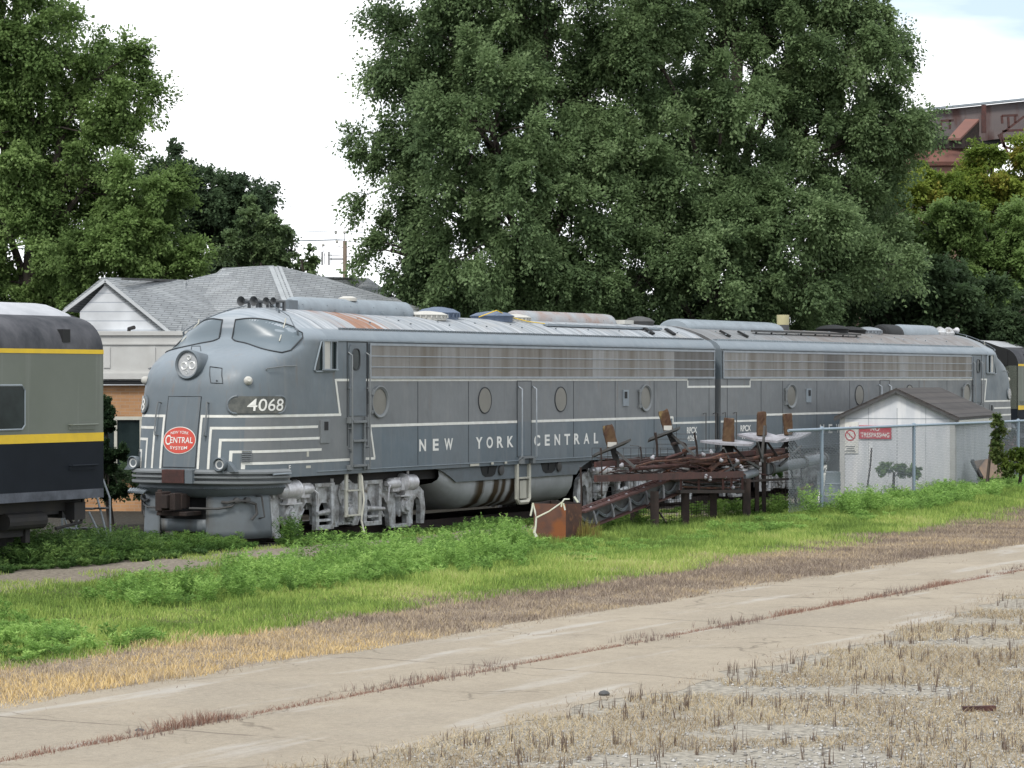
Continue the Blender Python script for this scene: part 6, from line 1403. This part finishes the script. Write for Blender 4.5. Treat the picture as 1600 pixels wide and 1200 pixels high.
# ================================================================== trees
# added dark bushes beyond the track
T_ = None
def tree(name, label, base, lobes, nleaf, leaf, cols, rc=(.45, .9), droop=.35, group=None, trunk_r=.3, limbs=None, seed=1, cat='tree', transl=.5, inner=.25, elong=1.5, trunk=True, ztop=None, vz=1.0):
    r = np.random.default_rng(seed); T = empty(name, (base[0], base[1], 0), 0, label, cat, group)
    L = np.array([[x - base[0], y - base[1], z, rx, ry, rz] for x, y, z, rx, ry, rz in lobes]); area = (L[:, 3] * L[:, 5] + L[:, 3] * L[:, 4])
    cl = []; mean_r = (rc[0] + rc[1]) / 2
    nc = np.maximum(3, (area * 3.4 / mean_r**2 * .55)).astype(int)
    for q, m_ in zip(L, nc):
        d = r.normal(size=(m_, 3)); d /= np.linalg.norm(d, axis=1)[:, None]; rad = np.where(r.uniform(size=m_) < inner, r.uniform(.2, .75, m_), r.uniform(.75, 1.08, m_)); cl.append(q[:3] + d * rad[:, None] * q[3:])
    src = np.concatenate([np.full(m_, i) for i, m_ in enumerate(nc)]); cl = np.concatenate(cl); ok = cl[:, 2] > .8; cl = cl[ok]; src = src[ok]; ncl = len(cl)
    per = max(20, nleaf // ncl); N_ = ncl * per; ci = np.repeat(np.arange(ncl), per); rcl = r.uniform(rc[0], rc[1], ncl)
    outw = cl - L[src, :3]; outw /= np.linalg.norm(outw, axis=1)[:, None] + 1e-6; outw[:, 2] -= droop; outw /= np.linalg.norm(outw, axis=1)[:, None] + 1e-6
    p = r.normal(size=(N_, 3)) * .5; p = p / (1 + .35 * np.linalg.norm(p, axis=1)[:, None]); p[:, 2] *= .75
    along = np.sum(p * outw[ci], axis=1)[:, None] * outw[ci]; p = p + along * (elong - 1)
    # leaves sit on short twigs: pull them towards a few rays in every cluster
    nt_ = 12; rays = r.normal(size=(ncl, nt_, 3)); rays += outw[:, None, :] * .9; rays /= np.linalg.norm(rays, axis=2)[:, :, None]; k_ = r.integers(0, nt_, N_); ray = rays[ci, k_]; t_ = r.uniform(.15, 1.15, N_)[:, None]
    ray_d = ray * t_; ray_d = ray_d + np.array([0, 0, -1]) * (droop * .6) * t_**2
    p = p * .38 + ray_d * .9
    p[:, 2] *= vz
    c = cl[ci] + p * rcl[ci][:, None]
    ld = ray + r.normal(size=(N_, 3)) * .55; ld[:, 2] -= droop; ld /= np.linalg.norm(ld, axis=1)[:, None]
    up = np.stack([r.normal(0, .45, N_), r.normal(0, .45, N_), np.ones(N_)], -1); s = np.cross(ld, up); s /= np.linalg.norm(s, axis=1)[:, None] + 1e-6; sz = r.uniform(.65, 1.25, N_)[:, None] * leaf
    V = np.stack([c - ld * sz * .5, c + s * sz * .34 - ld * sz * .02, c + ld * sz * .55, c - s * sz * .34 - ld * sz * .02], 1).reshape(-1, 3); F = np.arange(N_ * 4).reshape(-1, 4)
    ct = r.uniform(0.12, .82, ncl); tone = np.clip(ct[ci] + r.uniform(-.18, .18, N_), 0, 1)
    np_mesh('crown', V, F, leafmat(name + '_leaf', cols, transl=transl), np.repeat(tone, 4), parent=T)
    if trunk:
        q = MB(); order = np.argsort(L[:, 2]); ctr = Vector(L[:, :3].mean(0)); top = float(ztop or L[:, 2].max() * .86)
        def tpt(z): t = z / top; return Vector((ctr.x * t * t * .5 + .25 * math.sin(z * .45 + seed), ctr.y * t * t * .5 + .2 * math.cos(z * .37), z))
        zs_ = np.linspace(0, top, 12); q.tube([tpt(z) for z in zs_], [trunk_r * (1 - .82 * z / top) + .03 for z in zs_], 9); q.build('trunk', M['bark'], T, smooth=True)
        q = MB()
        for i in range(len(L)):
            c = Vector(L[i, :3]); z0 = min(max(1.6, c.z * .55), top * .8); a0_ = tpt(z0); m1 = a0_.lerp(c, .5) + Vector((0, 0, .25 + .1 * (c - a0_).length)); rr = trunk_r * .42
            q.tube([a0_, a0_.lerp(m1, .5) + Vector((.08, 0, .02)), m1, m1.lerp(c, .5), c], [rr, rr * .85, rr * .7, rr * .5, rr * .35], 7)
            sel = np.where(src == i)[0]; r.shuffle(sel)
            for j in sel[:14]: e = Vector(cl[j]); f = m1.lerp(c, float(r.uniform(.3, 1))); q.tube([f, f.lerp(e, .5) + Vector((0, 0, .12)), e], [rr * .28, rr * .18, .012], 5)
        q.build('limbs', M['bark'], T, smooth=True)
    return T
def lb(px, py, rx, Z, ry=None, dz=0):
    p = at(px, py, Z + dz); k = Z / FPX; return (p.x, p.y, p.z, rx * k, (ry or rx) * k * .8 if ry is None else rx * k * .8, (ry or rx) * k)
MAPLE = [(.10, .155, .075), (.14, .205, .092), (.185, .265, .12), (.27, .36, .18)]
DARK = [(.055, .085, .045), (.08, .125, .06), (.115, .175, .08)]
BRIGHT = [(.09, .145, .05), (.135, .205, .065), (.18, .27, .085), (.27, .38, .14)]
Zm = 91.0
pA = at(850, 600, Zm)
tree('maple_tree', 'tall silver-green maple behind the first engine, left half of the great central crown', (pA.x, pA.y), [lb(700, 60, 110, Zm), lb(820, 20, 130, Zm), lb(650, 170, 75, Zm), lb(760, 190, 120, Zm, dz=-2), lb(880, 150, 120, Zm), lb(610, 270, 62, Zm, 55), lb(680, 320, 95, Zm), lb(800, 340, 120, Zm, dz=-2.5), lb(900, 300, 110, Zm, dz=-1), lb(610, 390, 55, Zm, 40), lb(690, 430, 70, Zm, 55), lb(790, 450, 90, Zm, 60, dz=-1), lb(890, 440, 90, Zm, 70, dz=-2), lb(960, 60, 70, Zm + 1), lb(965, 160, 75, Zm + 1), lb(990, 340, 60, Zm), lb(590, 210, 40, Zm, 30), lb(640, 90, 60, Zm, 50), lb(760, -120, 150, Zm), lb(860, -260, 130, Zm), lb(650, 440, 40, Zm, 30)],
     420000, .13, MAPLE, vz=1.15, rc=(.42, 1.0), trunk_r=.36, seed=3, elong=1.7, inner=.3)
pB = at(1120, 600, Zm + 3)
tree('maple_tree', 'tall maple behind both engines, right half of the great central crown with bare trunks showing', (pB.x, pB.y), [lb(1000, 40, 85, Zm), lb(1130, 60, 100, Zm + 3), lb(1250, 60, 110, Zm + 3), lb(1340, 90, 80, Zm + 3), lb(980, 250, 80, Zm - 1), lb(1130, 160, 55, Zm), lb(1190, 330, 70, Zm + 1), lb(1160, 380, 60, Zm), lb(1310, 330, 55, Zm + 2), lb(1050, 130, 60, Zm + 4), lb(1060, 220, 55, Zm + 4, 40), lb(1400, 60, 40, Zm + 3, 30), lb(1410, 190, 40, Zm + 3, 30), lb(1290, 280, 60, Zm + 5, 40), lb(1120, 310, 70, Zm + 2), lb(1400, 260, 45, Zm + 3, 35), lb(1060, 330, 90, Zm), lb(1180, 210, 85, Zm + 2), lb(1270, 190, 85, Zm + 3), lb(1360, 190, 75, Zm + 3, 45), lb(1240, 330, 100, Zm), lb(1120, 430, 110, Zm - 1, 75), lb(1000, 430, 90, Zm - 1, 70), lb(1340, 400, 90, Zm + 2, 70), lb(1230, 450, 90, Zm, 60), lb(1130, -110, 130, Zm + 3), lb(1260, -100, 110, Zm + 3), lb(1350, -20, 60, Zm + 3), lb(1380, 300, 55, Zm + 4, 40), lb(1130, -260, 130, Zm + 3)],
     560000, .13, MAPLE, vz=1.15, rc=(.42, 1.0), trunk_r=.25, seed=8, elong=1.7, inner=.35)
# left tree group
Zl = 97.0
p = at(60, 600, Zl); tree('broadleaf_tree', 'large leafy tree at the upper left behind the coach', (p.x, p.y), [lb(30, 60, 90, Zl), lb(-60, 100, 110, Zl), lb(140, 120, 85, Zl), lb(180, 170, 60, Zl, 50), lb(60, 200, 110, Zl), lb(160, 260, 80, Zl), lb(-30, 280, 120, Zl), lb(80, 350, 110, Zl), lb(-40, 420, 100, Zl), lb(60, 450, 90, Zl, 55), lb(20, -30, 70, Zl, 50), lb(-80, -40, 90, Zl)],
     260000, .14, [(.12, .19, .065), (.17, .255, .085), (.23, .33, .115), (.32, .44, .17)], rc=(.6, 1.1), trunk_r=.4, seed=21)
Zk = 93.0
p = at(215, 600, Zk); tree('broadleaf_tree', 'brighter green tree at left, just above the gable of the house', (p.x, p.y), [lb(220, 320, 65, Zk), lb(190, 390, 75, Zk, 60), lb(255, 380, 60, Zk, 55), lb(130, 430, 60, Zk, 50), lb(290, 425, 30, Zk, 28), lb(240, 440, 50, Zk, 35)], 110000, .13, BRIGHT, rc=(.45, .9), trunk_r=.25, seed=22)
Zj = 112.0
p = at(360, 600, Zj); tree('dark_tree', 'dark green tree above the ridge of the grey roof', (p.x, p.y), [lb(250, 250, 28, Zj, 32), lb(270, 290, 40, Zj, 45), lb(300, 310, 35, Zj, 40), lb(355, 300, 38, Zj, 36), lb(425, 370, 22, Zj, 30), lb(330, 310, 45, Zj, 45), lb(380, 320, 42, Zj, 40), lb(340, 380, 70, Zj, 55), lb(410, 350, 28, Zj, 32), lb(415, 400, 38, Zj, 40), lb(360, 430, 60, Zj, 40)], 90000, .15, [(.055, .085, .05), (.08, .125, .065), (.115, .175, .085)], rc=(.45, .9), trunk_r=.3, seed=23)
p = at(400, 600, 104); tree('young_tree', 'slim paler young trees in front of the dark tree above the roof', (p.x, p.y), [lb(385, 360, 14, 104, 45), lb(355, 380, 14, 104, 40), lb(428, 365, 14, 104, 48), lb(440, 400, 14, 104, 40), lb(400, 410, 25, 104, 25)], 14000, .14, MAPLE, rc=(.3, .5), trunk_r=.08, seed=24)
p = at(475, 600, 104); tree('sapling', 'sparse sapling tip rising over the roof beside the utility pole', (p.x, p.y), [lb(478, 405, 16, 104, 16), lb(465, 420, 13, 104, 13), lb(495, 432, 8, 104, 7), lb(452, 355, 8, 104, 14)], 1500, .16, MAPLE, rc=(.22, .35), trunk_r=.05, seed=25)
# right trees
Zr = 112.0
p = at(1560, 600, Zr); tree('yellowing_tree', 'tree with yellow-orange tinged top at the right, below the coaling tower', (p.x, p.y), [lb(1430, 300, 28, Zr, 26), lb(1452, 272, 20, Zr, 18), lb(1480, 295, 45, Zr, 30), lb(1540, 292, 45, Zr, 32), lb(1592, 280, 42, Zr, 34), lb(1546, 240, 9, Zr, 12), lb(1612, 240, 20, Zr, 16), lb(1440, 320, 50, Zr, 40), lb(1500, 330, 60, Zr, 50), lb(1570, 330, 60, Zr, 50), lb(1640, 300, 60, Zr)], 130000, .15, [(.12, .18, .04), (.19, .26, .05), (.28, .34, .07), (.46, .38, .10)], rc=(.45, .85), trunk_r=.3, seed=31)
Zq = 104.0
p = at(1570, 600, Zq); tree('broadleaf_tree', 'fresh light green tree at the right edge below the yellowing one', (p.x, p.y), [lb(1545, 375, 60, Zq, 50), lb(1490, 410, 50, Zq, 40), lb(1610, 390, 60, Zq, 60), lb(1560, 440, 70, Zq, 50), lb(1450, 350, 25, Zq, 20)], 100000, .14, BRIGHT, rc=(.45, .9), trunk_r=.25, seed=32)
Zd = 99.0
p = at(1480, 600, Zd); tree('dark_tree', 'deep green low tree over the far engine and right-hand coach', (p.x, p.y), [lb(1430, 470, 80, Zd, 60), lb(1520, 480, 80, Zd, 60), lb(1600, 490, 80, Zd, 60), lb(1350, 480, 70, Zd, 55), lb(1560, 545, 90, Zd, 50)], 80000, .17, DARK, rc=(.5, .9), trunk_r=.25, seed=33)
p = at(1200, 600, 97); tree('dark_tree', 'dark undergrowth tree just above the joint of the two engines', (p.x, p.y), [lb(1100, 500, 80, 97, 50), lb(1200, 500, 80, 97, 55), lb(1290, 500, 70, 97, 50), lb(1010, 490, 70, 97, 50)], 60000, .17, DARK, rc=(.5, .9), trunk_r=.2, seed=34)
p = at(870, 600, 97); tree('dark_tree', 'dark undergrowth tree behind the roof fans of the near engine', (p.x, p.y), [lb(740, 490, 50, 97, 30), lb(820, 480, 70, 97, 45), lb(920, 480, 70, 97, 50)], 40000, .17, DARK, rc=(.45, .8), trunk_r=.2, seed=35)
p = at(1400, 600, 108); tree('broadleaf_tree', 'olive green tree partly screening the lower coaling tower', (p.x, p.y), [lb(1380, 350, 50, 108, 45), lb(1420, 390, 50, 108, 45), lb(1360, 420, 50, 108, 50)], 26000, .16, [(.03, .05, .02), (.06, .09, .035), (.10, .13, .06)], rc=(.45, .8), trunk_r=.2, seed=36)
# conifer, shrubs, vines
Zc = 56.0
p = at(176, 820, Zc); T_ = tree('conifer_shrub', 'dark narrow conifer between coach and brick building', (p.x, p.y), [lb(172, 800, 26, Zc, 40), lb(172, 740, 20, Zc, 45), lb(168, 690, 12, Zc, 40), lb(165, 650, 5, Zc, 22)], 80000, .05, [(.02, .04, .022), (.035, .065, .03), (.06, .105, .045)], rc=(.13, .22), trunk_r=.05, seed=41, droop=-.2, inner=.1)
p = at(1412, 760, 72); tree('sumac_shrub', 'feathery sumac-like shrub in front of the white shed', (p.x, p.y), [lb(1412, 744, 28, 72, 11), lb(1396, 731, 13, 72, 3), lb(1434, 734, 14, 72, 3), lb(1385, 756, 16, 72, 8), lb(1445, 750, 12, 72, 6)], 7000, .08, [(.09, .15, .055), (.14, .23, .075), (.2, .31, .10)], rc=(.11, .2), trunk_r=.015, seed=42, cat='shrub')
p = at(1555, 760, 71); tree('climbing_vine', 'leafy vine climbing at the right corner of the white shed', (p.x, p.y), [lb(1558, 670, 12, 71, 22), lb(1550, 700, 9, 71, 15), lb(1560, 735, 8, 71, 22)], 2600, .09, [(.06, .10, .03), (.12, .16, .05), (.2, .22, .08)], rc=(.12, .2), trunk_r=.02, seed=43, cat='vine')
p = at(1592, 770, 71); tree('yellow_green_shrub', 'yellow-green shrub beside the last fence post at right', (p.x, p.y), [lb(1585, 735, 18, 71, 30), lb(1600, 710, 14, 71, 22), lb(1612, 740, 18, 71, 26), lb(1575, 755, 14, 71, 14)], 5200, .08, [(.08, .13, .03), (.14, .2, .04), (.22, .27, .07)], rc=(.12, .2), trunk_r=.03, seed=44, cat='shrub')
p = at(1235, 790, 71); tree('bramble_bush', 'low green bramble between the dark posts and the grey barrel', (p.x, p.y), [lb(1225, 765, 20, 71, 18), lb(1250, 770, 18, 71, 14), lb(1215, 745, 14, 71, 12)], 5000, .07, [(.02, .05, .02), (.05, .1, .03), (.09, .15, .05)], rc=(.12, .2), trunk_r=.02, seed=45, cat='bush', trunk=False)
p = at(1570, 700, 82); tree('flowering_bush', 'dark bush with small pinkish spots behind the shed corner', (p.x, p.y), [lb(1580, 700, 16, 82, 28), lb(1570, 680, 12, 82, 18)], 2600, .09, [(.015, .03, .02), (.03, .05, .02), (.3, .12, .12)], rc=(.15, .25), trunk_r=.02, seed=46, cat='bush')

for i, a_ in enumerate((18, 13.5, 9, 4.5, 0)):  # mostly hidden bushes, added so the view under the engines stays dark
    c = world(a_, -4.2); lobes = [(c.x + dx * .42, c.y + dx * .85, .55, 1.1, 1.1, .75) for dx in (-1.6, 0, 1.6)]
    tree('hedge_bush', ['dark bush low behind the cab of the near engine', 'dark bush low behind the front bogie gap of the near engine', 'dark bush low behind the fuel tank of the near engine', 'dark bush low behind the rear bogie of the near engine', 'dark bush low behind the joint of the two engines'][i], (c.x, c.y), lobes, 9000, .09, DARK, rc=(.25, .4), seed=50 + i, cat='bush', group='low bushes behind the engines', trunk=False)
